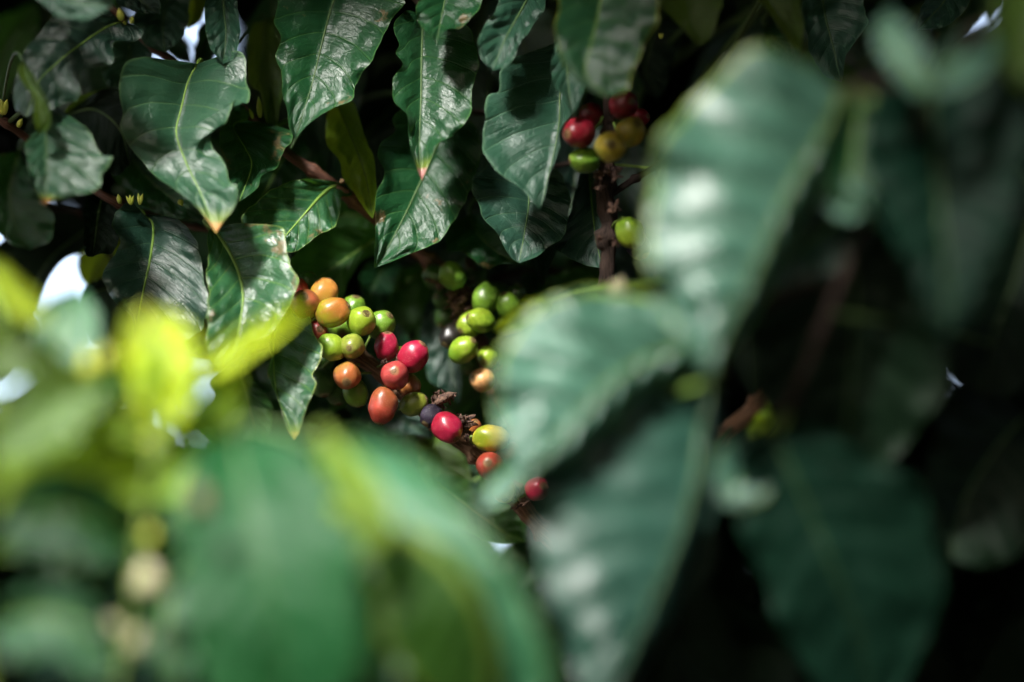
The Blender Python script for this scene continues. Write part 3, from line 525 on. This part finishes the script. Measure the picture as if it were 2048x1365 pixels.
# the crowd of leaves hanging behind these
fr = random.Random(11)
FG = [(20,450,60),(140,565,85),(60,600,60),(45,735,70),(395,800,60),(400,840,50),(395,75,45),(345,5,50),(1030,1108,50),(1965,18,60),(1955,690,50),(725,560,20)]
k = 0
while k < 92:
    x, y = fr.uniform(-20, 1330), fr.uniform(-60, 600)
    if k >= 74: x, y = fr.uniform(1250, 2060), fr.uniform(-60, 520)
    L_ = fr.uniform(260, 420); W_ = L_ * fr.uniform(.17, .24); a_ = R(fr.gauss(-92, 26)); k += 1
    dx, dy = math.cos(a_), -math.sin(a_); nx, ny = -dy, dx; bend = fr.uniform(-.12, .12)
    mp_ = [(x + dx * L_ * t + nx * L_ * bend * math.sin(3.14 * t), y + dy * L_ * t + ny * L_ * bend * math.sin(3.14 * t)) for t in (0, .25, .5, .75, 1)]
    if any((px - gx) ** 2 + (py - gy) ** 2 < (gr + W_) ** 2 for px, py in mp_ for gx, gy, gr in FG): continue
    lp = [(mp_[i][0] - nx * W_ * w_, mp_[i][1] - ny * W_ * w_) for i, w_ in ((1, .85), (2, 1), (3, .62))]
    rp = [(mp_[i][0] + nx * W_ * w_, mp_[i][1] + ny * W_ * w_) for i, w_ in ((1, .85), (2, 1), (3, .62))]
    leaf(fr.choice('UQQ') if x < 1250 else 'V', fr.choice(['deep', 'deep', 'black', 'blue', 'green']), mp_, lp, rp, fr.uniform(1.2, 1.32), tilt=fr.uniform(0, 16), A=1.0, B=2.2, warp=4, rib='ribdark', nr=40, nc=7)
leaf('Q','deep',[(1150,1040),(1090,1080),(1020,1130),(960,1200)],[(1110,1020),(1060,1060),(985,1120)],[(1160,1100),(1100,1150),(1030,1190)],1.26,tilt=6,A=.8,B=1.2,rib='ribdark')
# buds and bracts in focus
node_scraps('A',[(800,728,1.120,26,26),(768,718,1.121,16,12),(870,808,1.118,24,26),(893,795,1.114,22,10),(928,845,1.116,24,22),(932,862,1.118,17,14),(1040,1010,1.12,18,8)])
_e,_=BR['A']; s_=[P(a,b,1.112) for a,b in ((872,808),(884,800),(900,791),(914,787))]
v,f,u=tube(s_,[.0012,.0022,.0018,.0003],7,.5,3); mesh_obj('dried_bract',v,f,M['scrap'],_e,u)
node_scraps('D',[(880,560,1.155,28,22),(910,600,1.155,32,30),(925,625,1.155,26,22),(975,655,1.15,14,8),(940,530,1.16,18,10),(1000,740,1.16,20,12)],seed=8)
node_scraps('C',[(1222,338,1.088,20,22),(1232,352,1.086,16,14),(1196,350,1.088,16,14),(1228,418,1.086,17,16),(1198,375,1.088,14,10),(1200,480,1.086,13,8),(1232,486,1.086,11,8),(1224,240,1.082,9,8)],mat='scrap',seed=5)
bud('D',243,42,1.098,26,100,wpx=8,n=1); bud('D',262,48,1.098,17,75,wpx=5); bud('D',252,50,1.1,14,128,wpx=4)
bud('D',520,236,1.13,42,93,wpx=6); bud('D',506,238,1.13,22,110,wpx=4); 
bud('E',240,408,1.115,20,100,wpx=5); bud('E',262,410,1.112,20,95,wpx=4,n=3); bud('E',280,410,1.11,24,85,wpx=4,n=2); bud('E',8,230,1.11,32,100,wpx=7,n=3); bud('E',36,255,1.11,20,60,wpx=6)
bud('D',686,368,1.12,12,120,wpx=6,mat='scar'); bud('E',358,400,1.12,16,-60,wpx=6)
bud('V',1322,78,1.13,12,90,wpx=3,n=3)

# ---------------------------------------------------------------- cherries
GA='coffee cherries on the diagonal branch'; GB='cherries of the shaded green cluster'; GC='cherries at the upright stem'
d=1.125
for a in [
 (613,568,20,1.137,(.35,.8,.2),1.1,'dark','dark green cherry at the very top of the left cluster, peeping over the salmon one'),
 (594,576,19,1.128,(-.5,.5,.5),1.1,'red','small sliver of red cherry at the cluster top, tucked against the bright glossy leaf'),
 (611,609,27,1.113,(-.02,.42,.85),1.08,'salmon','salmon red cherry with a ring scar, touching the bright glossy leaf at the cluster top'),
 (648,588,26,1.126,(.3,.75,-.2),1.12,'orange','plain orange cherry at the top of the cluster, right of the salmon one'),
 (666,625,28,1.112,(.93,.35,.1),1.10,'gold','big gold and orange-brown streaked cherry, scar facing right, below the plain orange one'),
 (707,617,23,1.136,(.2,.8,.3),1.05,'green','light green cherry mostly hidden behind the big gold streaked one'),
 (723,643,26,1.113,(.36,.5,.8),1.10,'lime','yellow-green cherry with a ring scar near its top, between gold and plain green cherries'),
 (762,650,26,1.126,(.5,.5,.4),1.04,'green','smooth plain green cherry directly above the upright crimson one'),
 (634,662,20,1.116,(.2,.1,.6),1.22,'red','red cherry half covered by the narrow blotched leaf'),
 (680,656,23,1.132,(.2,-.4,.5),1.05,'green','green cherry wedged under the big gold streaked cherry'),
 (663,695,24,1.110,(.75,-.5,.25),1.12,'lime','oval lime green cherry lying right beside the narrow blotched leaf'),
 (704,693,23,1.110,(-.12,-.1,.95),1.12,'olive','olive green cherry with its ring scar facing the viewer, where the bare bark begins'),
 (646,767,25,1.138,(.1,-.5,.3),1.08,'dark','dark shaded green cherry left of the rusty orange one'),
 (694,752,25,1.110,(.02,-.42,.85),1.08,'rust','rusty orange cherry with a ring scar low on its face, below the branch'),
 (711,786,23,1.122,(.35,-.85,.2),1.20,'green','oval green cherry hanging behind and below the rusty orange one'),
 (674,787,21,1.142,(.1,-.6,.2),1.08,'dark','dark green cherry barely showing between the shaded one and the hanging green oval'),
 (646,722,22,1.148,(-.2,-.3,.3),1.05,'dark','very dark cherry in the gap under the oval lime green one'),
 (773,693,22,1.122,(.05,.85,.25),1.22,'crimson','upright crimson cherry above the black node tuft'),
 (827,713,27,1.112,(.55,.7,.3),1.12,'crimson','largest shiny magenta cherry, right of the upright crimson one'),
 (790,751,26,1.106,(-.02,.28,.9),1.08,'red','round red cherry with a ring scar facing the viewer, below the black node tuft'),
 (820,774,20,1.124,(.2,-.7,.3),1.14,'rust','small brown-orange cherry tucked behind the red one with the ring scar'),
 (766,812,26,1.106,(-.15,-.9,.15),1.28,'redor','elongated red-orange cherry hanging lowest below the branch, scar pointing down'),
 (828,808,22,1.118,(.85,.35,.2),1.22,'olive','dull green cherry lying sideways left of the black dried one'),
 (862,833,20,1.112,(-.4,-.5,.4),1.10,'dry','black shrivelled cherry beside the crimson one on the branch'),
 (895,856,26,1.106,(.5,-.6,.4),1.16,'crimson','crimson cherry touching the black shrivelled one'),
 (947,856,15,1.13,(.2,.6,.4),1.05,'rust','small brown-orange cherry peeping out behind the yellow one'),
 (982,877,25,1.106,(.93,-.08,.15),1.30,'ygold','yellow brown-freckled cherry lying sideways right of the crimson one'),
 (800,709,13,1.13,(.2,.5,.4),1.05,'lime','sliver of lime cherry squeezed behind the largest magenta one'),
 (980,932,25,1.10,(-.1,.2,.7),1.05,'redor','dull red cherry on the lower branch, veiled by the blurred leaf tip'),
 (1018,906,21,1.11,(.4,.2,.5),1.05,'redor','hazy brown-red cherry right of the dull red one on the lower branch'),
 (1008,982,22,1.115,(.1,-.5,.6),1.08,'ygold','amber cherry on the lower branch under the blurred leaf tip'),
 (1075,978,22,1.115,(.3,.2,.6),1.08,'crimson','dark red cherry at the lower right branch end, half hidden by blurred leaf'),
]: cherry(*a, GA, 'A')
for a in [
 (904,551,24,1.145,(-.55,.62,.35),1.12,'green','green cherry with a brown scratch, topmost bright one of the shaded cluster'),
 (871,556,23,1.158,(-.5,.4,.2),1.08,'dark','dark green cherry left of the topmost bright one in the shaded cluster'),
 (942,535,22,1.175,(.2,.6,.1),1.05,'dark','dark cherry behind the wavy leaf edge above the shaded cluster'),
 (962,553,15,1.175,(.4,.4,.1),1.05,'dark','tiny dark cherry beneath the wavy leaf edge'),
 (972,598,26,1.150,(-.35,-.75,.45),1.12,'green','biggest round green cherry in the middle of the shaded cluster'),
 (993,590,23,1.164,(.2,-.1,.2),1.08,'dark','dim green cherry directly behind the biggest round green one'),
 (1017,614,23,1.148,(-.3,.8,.3),1.20,'green','egg-shaped green cherry, scar on top, at the right of the shaded cluster'),
 (1033,588,17,1.165,(.2,.4,.2),1.05,'dark','dark cherry behind the egg-shaped green one'),
 (961,641,22,1.140,(-.8,.25,.45),1.22,'lime','lime green cherry lying sideways with its ring scar at the left end'),
 (939,650,23,1.150,(-.4,-.3,.4),1.12,'lime','lime green cherry overlapped by the sideways one'),
 (902,673,21,1.150,(-.3,-.5,.4),1.10,'scarred','brown cherry with a black scar at the left of the shaded cluster'),
 (927,700,24,1.138,(.55,.5,.4),1.14,'lime','brightest lime cherry, below the brown one with the black scar'),
 (977,714,20,1.148,(-.2,-.3,.5),1.10,'lime','yellow-lime cherry next to the edge of the big blurred pale leaf'),
 (965,760,22,1.145,(-.6,.1,.5),1.05,'peach','peach coloured cherry half covered by the big blurred pale leaf'),
 (1003,648,15,1.158,(.3,.2,.3),1.05,'green','small green cherry behind the folded yellowish leaf edge'),
 (887,600,18,1.172,(-.3,.1,.3),1.08,'dark','dark cherry under the topmost bright one of the shaded cluster'),
 (892,634,21,1.175,(-.2,-.4,.3),1.05,'dark','dark cherry just above the brown one with the black scar'),
 (936,728,19,1.170,(.1,-.6,.3),1.05,'dark','dark cherry beneath the brightest lime one'),
]: cherry(*a, GB, 'D')
for a in [
 (1247,211,25,1.085,(.3,.1,.5),1.14,'wine','uppermost bright red cherry at the stem top, right under the scorched leaf'),
 (1280,236,17,1.10,(.6,.1,.4),1.05,'wine','small red cherry peeping out at the far right of the stem top cluster'),
 (1261,264,27,1.078,(.35,.38,.8),1.06,'ygold','yellow-green cherry with a brown scar, upper right of the two yellow ones'),
 (1221,294,28,1.066,(.06,.06,.98),1.05,'ygold','yellow cherry in front of the stem with its brown scar facing the viewer'),
 (1157,266,28,1.080,(-.6,-.1,.5),1.06,'wine','glossy dark red cherry at the far left of the stem top cluster'),
 (1183,231,22,1.10,(-.3,.3,.3),1.06,'wine','shaded dark red cherry between the glossy left one and the stem'),
 (1169,321,23,1.085,(-.9,-.05,.2),1.24,'green','green cherry lying sideways below the glossy dark red one'),
 (1260,466,25,1.085,(.35,-.85,.3),1.16,'lime','lone lime green cherry hanging right of the upright stem'),
 (1278,496,21,1.10,(.3,-.5,.4),1.05,'dry','dark purplish blurred cherry behind the lone lime green one'),
]: cherry(*a, GC, 'C')

# ---------------------------------------------------------------- foreground, out of focus
new_branch('F', 'foreground_branch', 'blurred foreground branch with large grey-green leaves at upper right', 'branch',
  [(2200,-60,0.86,13),(2050,10,0.86,13),(1930,90,0.86,12),(1860,150,0.86,12),(1760,170,0.86,11),(1690,190,0.86,10)], 'barkdark', 0.1,
  extra=[[(1860,150,0.86,9),(1800,330,0.89,9),(1740,420,0.90,9),(1600,760,0.9,9),(1540,860,0.89,8)]])
new_branch('G', 'foreground_branch', 'blurred foreground branch with pale ribbed leaves right of centre', 'branch',
  [(1640,560,0.90,11),(1540,600,0.89,11),(1460,640,0.88,10),(1440,720,0.88,10),(1435,760,0.88,9)], 'barkdark', 0.1)
new_branch('J', 'foreground_branch', 'blurred foreground shoot with broad green leaves at the bottom centre', 'branch',
  [(560,1600,0.84,12),(600,1400,0.83,12),(640,1150,0.83,11),(650,1000,0.82,10),(652,900,0.82,9)], 'pedicel', 0.1)
new_branch('L', 'foreground_shoot', 'blurred bright yellow-green young shoot at lower left with cream buds', 'shoot',
  [(180,1600,0.84,7),(240,1350,0.84,6),(270,1150,0.84,6),(300,950,0.84,6),(330,850,0.84,5),(400,740,0.85,5),(250,640,.85,4)], 'pedicel', 0.1,
  extra=[[(0,1500,.84,9),(-40,1200,.83,9),(-30,950,.83,8),(20,700,.84,7)]])
# F
leaf('F','pale',[(1680,190),(1650,260),(1600,340),(1555,430),(1500,560),(1450,660),(1418,750)],
 [(1620,130),(1520,108),(1420,165),(1350,240),(1305,330),(1292,450),(1308,560),(1345,650),(1385,715)],
 [(1695,220),(1680,300),(1640,380),(1600,450),(1555,540),(1500,640),(1450,710)],0.87,tilt=26,A=4.0,B=5.0,fold=(-8,-26),rib='ribfront',rw=1.2,label='largest blurred grey-green ribbed leaf with lime midrib')
leaf('F','shade',[(1860,150),(1872,300),(1884,450),(1895,560),(1890,680)],[(1780,160),(1735,240),(1738,350),(1790,480),(1845,590)],[(1960,100),(2030,190),(2050,340),(2000,490),(1940,600)],0.875,tilt=30,A=2.0,B=1.5,rib='ribdark',rw=1.4,label='blurred dark green heart-shaped leaf at upper right')
leaf('F','pale',[(1850,170),(1815,130),(1785,80),(1765,20)],[(1830,190),(1778,130),(1748,70)],[(1868,150),(1840,90),(1795,30)],0.86,tilt=-20,A=1.2,B=.8)
leaf('F','pale',[(1862,175),(1900,130),(1940,100),(1985,60)],[(1860,150),(1890,95),(1950,60)],[(1885,190),(1950,160),(2000,100)],0.86,tilt=-20,A=1.2,B=.8)
leaf('F','olive',[(2060,-60),(2055,60),(2050,120),(2040,180)],[(2000,-60),(1990,40),(2010,130)],[(2120,-20),(2120,80),(2080,160)],0.84,tilt=10,A=.8,B=.8)
leaf('F','deep',[(1720,190),(1710,300),(1700,380),(1680,430)],[(1690,200),(1660,300),(1660,390)],[(1760,230),(1765,320),(1730,400)],0.90,tilt=10,A=.8,B=1.0)
leaf('F','pale',[(1740,420),(1700,410),(1660,380),(1620,340)],[(1700,440),(1650,420),(1615,380)],[(1740,390),(1700,360),(1650,335)],0.9,tilt=-12,A=1.0,B=.8)
leaf('F','blue',[(1730,410),(1660,450),(1590,500),(1500,580)],[(1690,400),(1600,420),(1530,490)],[(1740,470),(1670,540),(1580,580)],0.91,tilt=14,A=1.6,B=.8)
leaf('F','black',[(1700,440),(1710,600),(1700,780),(1680,950)],[(1560,500),(1490,640),(1510,790),(1580,900)],[(1840,500),(1900,640),(1880,800),(1780,920)],0.93,tilt=-10,A=1.2,B=1.5,rib='ribdark',label='very dark blurred leaf in the shade at right')
leaf('F','black',[(2060,420),(2030,560),(1990,660),(1960,800)],[(1980,450),(1930,560),(1900,640),(1900,760)],[(2130,500),(2120,650),(2040,780)],0.97,tilt=14,A=1.2,B=1.5,rib='ribdark')
leaf('F','black',[(2060,820),(1990,900),(1930,1000),(1900,1120)],[(1950,760),(1880,850),(1850,980)],[(2100,900),(2080,1050),(1990,1130)],0.97,tilt=14,A=1.2,B=1.5,rib='ribdark')
leaf('F','shade',[(1545,860),(1600,980),(1660,1120),(1720,1280),(1740,1420)],[(1490,900),(1480,1000),(1520,1150),(1590,1290),(1660,1390)],[(1680,880),(1850,1000),(1880,1150),(1840,1300),(1790,1390)],0.90,tilt=-14,A=0.5,B=1.2,rib='ribdark',rw=0.5,label='blurred shaded leaf filling the lower right')
leaf('F','pale',[(1560,860),(1510,900),(1480,960),(1440,1010)],[(1500,860),(1440,900),(1420,960)],[(1590,880),(1560,960),(1500,1010)],0.90,tilt=20,A=1.4,B=1.0)
# G
leaf('G','pale',[(1440,650),(1370,690),(1300,715),(1220,765),(1150,840),(1090,910),(1040,965)],[(1390,620),(1290,600),(1180,580),(1100,600),(1030,650),(1000,735),(990,810),(1005,880)],[(1430,700),(1370,750),(1300,800),(1230,860),(1150,920)],0.88,tilt=26,A=4.5,B=5.0,fold=(-8,-22),rib='ribfront',rw=1.2,label='blurred pale leaf with lime midrib crossing the centre right')
leaf('G','dim',[(1435,750),(1400,860),(1385,980),(1340,1120),(1270,1280),(1210,1430)],[(1380,740),(1290,770),(1180,840),(1090,930),(1062,1030),(1085,1140),(1120,1260),(1160,1370)],[(1445,800),(1440,940),(1405,1080),(1350,1220),(1280,1350)],0.885,tilt=30,A=1.8,B=2.5,fold=(0,-16),rib='ribdark',rw=.8,label='blurred strongly pleated leaf hanging below the pale one')
leaf('G','lime',[(1300,610),(1250,605),(1200,600),(1150,592)],[(1280,625),(1220,622),(1170,610)],[(1290,590),(1240,582),(1180,578)],0.92,tilt=6,A=.5,B=.5)
leaf('G','lime',[(1100,600),(1060,615),(1025,640),(990,662)],[(1070,592),(1035,612),(1005,640)],[(1090,625),(1050,650),(1010,665)],1.03,tilt=6,A=.5,B=.6,label='folded yellowish leaf edge with a brown tip beside the shaded cherries')
leaf('G','pale',[(1040,915),(1010,940),(985,965),(958,1015)],[(1010,912),(975,940),(950,985)],[(1050,945),(1025,985),(988,1015)],0.93,tilt=10,A=.8,B=.6)
# J
leaf('J','sat',[(470,870),(492,980),(525,1120),(555,1260),(580,1420)],[(410,885),(365,960),(360,1080),(375,1220),(420,1390)],[(540,868),(620,910),(680,1010),(715,1130),(722,1270),(680,1400)],0.82,tilt=14,arch=16,A=0.8,B=1.0,fold=5,rib='ribdark',rw=1.0,label='broad blurred green leaf at the bottom left of centre')
leaf('J','mint',[(652,880),(720,935),(790,1010),(870,1100),(960,1220),(1030,1400)],[(640,930),(690,1000),(740,1080),(820,1180),(900,1300),(960,1400)],[(715,868),(800,895),(885,965),(965,1065),(1045,1185),(1095,1300),(1100,1400)],0.825,tilt=18,arch=16,A=0.8,B=1.0,fold=6,rib='ribdark',rw=1.4,label='blurred arching green leaf at the bottom centre')
leaf('J','lime',[(648,868),(695,925),(730,985),(742,1050),(728,1120)],[(640,910),(672,965),(700,1020),(712,1080)],[(685,880),(745,945),(778,1010),(770,1075)],0.80,tilt=14,A=.5,B=.5,rib='riblime',rw=2)
leaf('J','underside',[(755,1050),(840,1085),(925,1165),(975,1270),(985,1420)],[(745,1120),(765,1230),(810,1340),(880,1420)],[(850,1070),(950,1150),(1000,1270),(1010,1400)],0.805,tilt=-4,A=1,B=1.0,fold=(-3,-8),rib='riblime',rw=3.2,label='blurred dark green leaf with an olive rim at the bottom centre')
leaf('J','front',[(700,960),(695,1060),(690,1150),(740,1400)],[(670,1000),(660,1100),(640,1300)],[(730,1010),(760,1120),(830,1300)],0.845,tilt=20,A=1,B=1.0,rib='ribdark')
# L
leaf('L','yellow',[(330,860),(320,790),(310,720),(290,630)],[(365,840),(395,760),(395,690),(345,625)],[(290,840),(262,770),(248,690),(258,625)],0.85,tilt=-12,A=1.0,B=1.0,rib='riblime',rw=2,label='brightest blurred yellow leaf at left')
leaf('L','yellow',[(395,745),(450,715),(520,670),(610,615)],[(405,722),(450,682),(520,640)],[(420,752),(480,722),(560,665)],0.86,tilt=-8,A=.8,B=.8,rib='riblime',rw=2,label='narrow blurred yellow leaf pointing right in front of the glossy leaf')
leaf('L','lime',[(330,850),(400,850),(450,820),(480,760)],[(360,820),(410,790),(450,750)],[(350,890),(430,880),(470,830)],0.86,tilt=-6,A=.8,B=.8)
leaf('L','front',[(110,740),(120,690),(130,630),(160,575)],[(70,710),(60,650),(90,600)],[(180,720),(200,660),(185,610)],0.90,tilt=-14,A=.8,B=.8,label='small blurred blue-green leaf against the white gap at left')
leaf('L','yellow',[(-30,520),(10,570),(50,620),(95,650)],[(-20,560),(20,620),(60,645)],[(0,530),(50,575),(90,610)],0.86,tilt=6,A=.5,B=.5)
leaf('L','olive',[(-30,900),(40,820),(110,780),(220,760)],[(-20,840),(50,770),(130,740)],[(20,920),(110,900),(180,840)],0.83,tilt=-10,A=1,B=1)
leaf('L','lime',[(-30,1000),(30,930),(90,880),(200,850)],[(-50,900),(20,860),(110,830)],[(20,1060),(120,1020),(190,930)],0.84,tilt=-8,A=1,B=1)
leaf('L','deep',[(270,1080),(200,1050),(120,1020),(-20,1040)],[(260,1010),(170,950),(60,950)],[(240,1120),(150,1130),(40,1110)],0.83,tilt=16,A=1,B=1)
leaf('L','lime',[(300,960),(260,950),(210,930),(170,960)],[(290,920),(240,900),(190,915)],[(290,1000),(240,1000),(195,990)],0.85,tilt=8,A=.6,B=.6)
leaf('L','lime',[(300,980),(340,960),(370,930),(380,880)],[(300,930),(330,900),(360,880)],[(330,1010),(380,980),(400,920)],0.85,tilt=-8,A=.6,B=.6)
leaf('L','green',[(340,900),(380,930),(400,1000),(380,1090)],[(330,950),(340,1020),(350,1070)],[(420,900),(450,980),(420,1070)],0.87,tilt=14,A=.8,B=.8)
leaf('L','deep',[(-40,1260),(60,1230),(160,1250),(240,1330)],[(0,1200),(90,1170),(190,1210)],[(20,1320),(110,1310),(180,1370)],.82,tilt=10,arch=8,A=1,B=1)
leaf('L','deep',[(380,1100),(340,1180),(330,1270),(350,1400)],[(350,1110),(290,1190),(280,1290)],[(410,1130),(400,1230),(390,1320)],.85,tilt=12,A=1,B=1)
leaf('L','shade',[(260,1150),(180,1180),(100,1250),(20,1380)],[(220,1120),(110,1150),(20,1250)],[(250,1220),(190,1300),(100,1390)],0.85,tilt=14,A=1,B=1)
leaf('L','shade',[(290,1160),(330,1220),(340,1300),(320,1420)],[(270,1220),(250,1300),(270,1390)],[(350,1180),(400,1250),(390,1350)],0.86,tilt=14,A=1,B=1)
for q, mm_ in (([(300,900),(260,860),(200,850),(120,880)],'lime'),([(310,1000),(350,1030),(400,1060),(430,1120)],'green'),([(280,1060),(230,1090),(170,1100),(100,1150)],'olive'),([(-40,820),(40,860),(120,900),(180,980)],'lime'),([(-40,1120),(40,1080),(110,1100),(170,1180)],'olive'),([(270,760),(220,770),(170,800),(140,850)],'green'),([(340,760),(400,790),(430,840),(440,900)],'lime'),([(300,860),(290,800),(300,740),(330,690)],'lime'),([(380,700),(400,740),(400,800),(370,860)],'green')):
    w_ = 30
    leaf('L', mm_, q, [(x - w_ * .3, y - w_) for x, y in q[1:3]], [(x + w_ * .3, y + w_) for x, y in q[1:3]], .845, tilt=-4, A=.8, B=1.0, rib='rib')
leaf('L','olive',[(-30,700),(30,690),(100,720),(150,770)],[(-30,760),(30,770),(100,790)],[(0,660),(70,670),(140,720)],0.84,tilt=-6,A=.6,B=.6)
for q in ((250,700,60,80),(215,820,70,110),(300,760,60,60),(370,980,60,60),(350,1050,50,120),(230,960,60,130),(270,1010,70,95),(200,880,60,100),(320,840,50,80),(290,650,40,90)): bud('L',q[0],q[1],.855,q[2],q[3],'bud',9)
bud('L',262,880,.85,130,88,'bud',22); bud('L',300,900,.85,70,70,'bud',18); bud('L',180,760,.86,60,95,'bud',16); bud('L',210,740,.86,50,80,'bud',14); bud('L',330,960,.85,90,95,'cream',16,name='flower_bud')
bud('L',300,1190,.83,70,95,'cream',30,name='flower_bud',label='large cream bud'); bud('L',270,1310,.83,60,80,'cream',17,name='flower_bud'); bud('L',240,1270,.84,45,120,'cream',11,name='flower_bud')
bud('L',300,1090,.84,40,85,'bud',11); bud('J',405,1030,.80,60,90,'scar',24,name='dried_bud'); bud('L',450,880,.86,40,90,'cream',12,name='flower_bud')
bud('C',1232,600,1.0,50,75,'cream',22,name='flower_bud',label='pink-cream blurred bud')

# lower right, between the blurred leaves
new_branch('K', 'bare_branch', 'short stretch of rough dark bark glimpsed between blurred leaves at lower right', 'branch',
  [(1380,930,1.19,22),(1450,865,1.18,22),(1500,825,1.18,20),(1560,760,1.18,18),(1620,680,1.2,16)], 'bark', 0.25)
leaf('K','lime',[(1500,890),(1530,870),(1555,830),(1560,775)],[(1495,860),(1515,830),(1540,795)],[(1535,895),(1572,860),(1580,810)],1.03,tilt=2,A=1.5,B=1.5,rib='ribdark')
leaf('K','olive',[(1600,880),(1640,870),(1670,885),(1690,910)],[(1600,850),(1650,845),(1690,870)],[(1600,930),(1640,938),(1680,925)],1.16,tilt=6,A=.3,B=.6)
leaf('K','olive',[(1900,640),(1935,668),(1960,690),(1985,722)],[(1900,670),(1930,690),(1960,710)],[(1915,650),(1955,672),(1985,700)],1.2,tilt=6,A=.3,B=.4)

# ---------------------------------------------------------------- the bush behind: stems and a dark mass of leaves
bush = empty('coffee_bush', P(1300,3600,2.0)); bush.location.z = 0; tag(bush,'dark coffee bush filling the shade behind all the sharp leaves','bush')
for i,(x0,px,dd) in enumerate([(-.35,500,1.7),(.1,1150,1.9),(.45,1700,1.8)]):
    b0 = Vector((P(px,1200,dd).x, 1.9, 0.0)); pts=[b0+Vector((.01*math.sin(k*1.7+i),.03*k*.3,k*.26)) for k in range(10)]
    v,f,u=tube(pts,[.017-.0012*k for k in range(10)],10,.15,i); mesh_obj('trunk',v,f,M['barkdark'],bush,u)
rng = np.random.default_rng(5)
GAPS = [(20,450,50),(140,565,75),(60,600,40),(45,735,60),(395,800,48),(400,840,35),(395,75,42),(345,5,45),(380,110,25),(1030,1108,22),(908,962,16),(1970,15,36),(1955,690,42),(1637,893,17),(725,560,9)]
def cull(pts):
    c = np.array(CAM); q = pts - c; fw = np.array(FW); up = np.array(UP)
    dd = q @ fw; x = 1024 + q[:, 0] / np.maximum(dd, .05) / K; y = 682.5 - (q @ up) / np.maximum(dd, .05) / K
    for gx, gy, gr in GAPS:
        if (((x - gx) ** 2 + (y - gy) ** 2) < (gr + 8) ** 2).any(): return True
    return False
def mass(name, parent, n, box, mat, big=1.0, hole=None):
    V, F, U = [], [], []; us = np.linspace(0, 1, 7); wprof = np.array([0.02, .55, .95, 1, .8, .42, .02])
    k = 0
    while k < n:
        c = np.array([rng.uniform(*box[0]), rng.uniform(*box[1]), rng.uniform(*box[2])])
        L = rng.uniform(.07, .14) * big; W = L * rng.uniform(.17, .24)
        yaw = rng.uniform(0, 2 * math.pi); dip = rng.uniform(-.3, 1.35)
        ax = np.array([math.cos(yaw) * math.cos(dip), math.sin(yaw) * math.cos(dip), -math.sin(dip)])
        sd_ = np.cross(ax, [0, 0, 1]); sd_ /= np.linalg.norm(sd_) + 1e-6; nm = np.cross(sd_, ax)
        roll = rng.normal(0, .5); s2 = sd_ * math.cos(roll) + nm * math.sin(roll); n2 = np.cross(s2, ax)
        k += 1; droop = rng.uniform(.05, .2); ph = rng.uniform(0, 6)
        vs = []
        for i, u_ in enumerate(us):
            for t in (-1, -.5, 0, .5, 1):
                wv = .008 * t * t * math.sin(u_ * 14 + ph + t * 2)
                vs.append(c + ax * L * (u_ - .5) + s2 * W * wprof[i] * t - n2 * (droop * L * (u_ - .5) ** 2 * 2) + n2 * (abs(t) * W * .18 * wprof[i] + wv)); 
        vs = np.array(vs)
        if cull(vs): continue
        if hole and hole(c): continue
        b = len(V); V += vs.tolist(); U += [(u_, .5 + .5 * t) for u_ in us for t in (-1, -.5, 0, .5, 1)]
        for i in range(6):
            for j in range(4): F.append((b + i * 5 + j, b + (i + 1) * 5 + j, b + (i + 1) * 5 + j + 1, b + i * 5 + j + 1))
    o = mesh_obj(name, V, F, M[mat], parent, U); 
    return tag(o, kind='stuff')
def around(px0, px1, d0, d1, z0, z1): return ((P(px0,0,d1).x, P(px1,0,d1).x), (d0, d1), (z0, z1))
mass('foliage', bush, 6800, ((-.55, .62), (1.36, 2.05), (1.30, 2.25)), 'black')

mass('added_shade_row', None, 2600, ((-3.0, 3.0), (-3.2, -2.2), (0.0, 3.1)), 'black', big=3.0)  # unseen row behind the camera, added to darken low sky reflections

POOLS = [(P(*q[:3]), q[3]) for q in ((760,740,1.12,.042),(500,560,1.10,.028),(590,740,1.1,.026),(945,640,1.15,.040),(1225,290,1.08,.014),(930,880,1.12,.026),(1120,760,.88,.045),(1390,480,.87,.03),(640,600,1.12,.03),(320,720,.85,.075),(150,900,.84,.06),(520,940,.82,.045),(690,930,.82,.045),(860,990,.82,.035),(1800,80,.86,.02))]  # spots where the added canopy is left open for pools of sunlight
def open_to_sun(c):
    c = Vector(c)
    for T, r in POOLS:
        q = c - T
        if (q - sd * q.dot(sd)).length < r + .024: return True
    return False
mass('added_shade_canopy', bush, 7400, ((-.85, .7), (-.35, 1.45), (1.90, 2.15)), 'black', hole=open_to_sun)  # unseen canopy added to shade everything outside the chosen sunlit spots

mass('added_side_shade', bush, 1800, ((.36, 1.0), (-.1, 1.6), (.8, 2.1)), 'black', big=1.3, hole=open_to_sun)  # leaves added out of view to block light from the right

mass('added_shade_row', None, 1600, ((0.2, 3.2), (-3.0, -1.6), (1.6, 5.0)), 'black', big=3.0)  # taller unseen row added to keep the right side dark
mass('added_side_shade', bush, 1100, ((.05, .9), (-.6, .0), (1.85, 2.2)), 'black', big=1.5)  # unseen canopy extension added to cut sky reflections at right

mass('added_shade_row', None, 1200, ((-3.6, -2.7), (-3.0, 1.5), (0.0, 2.6)), 'black', big=3.0)  # unseen row added at left to cut sky light near the horizon
mass('foliage', bush, 1500, ((.6, 2.2), (1.3, 2.4), (.3, 3.0)), 'black', big=2.0)  # unseen leaves added to block sky light from behind at right
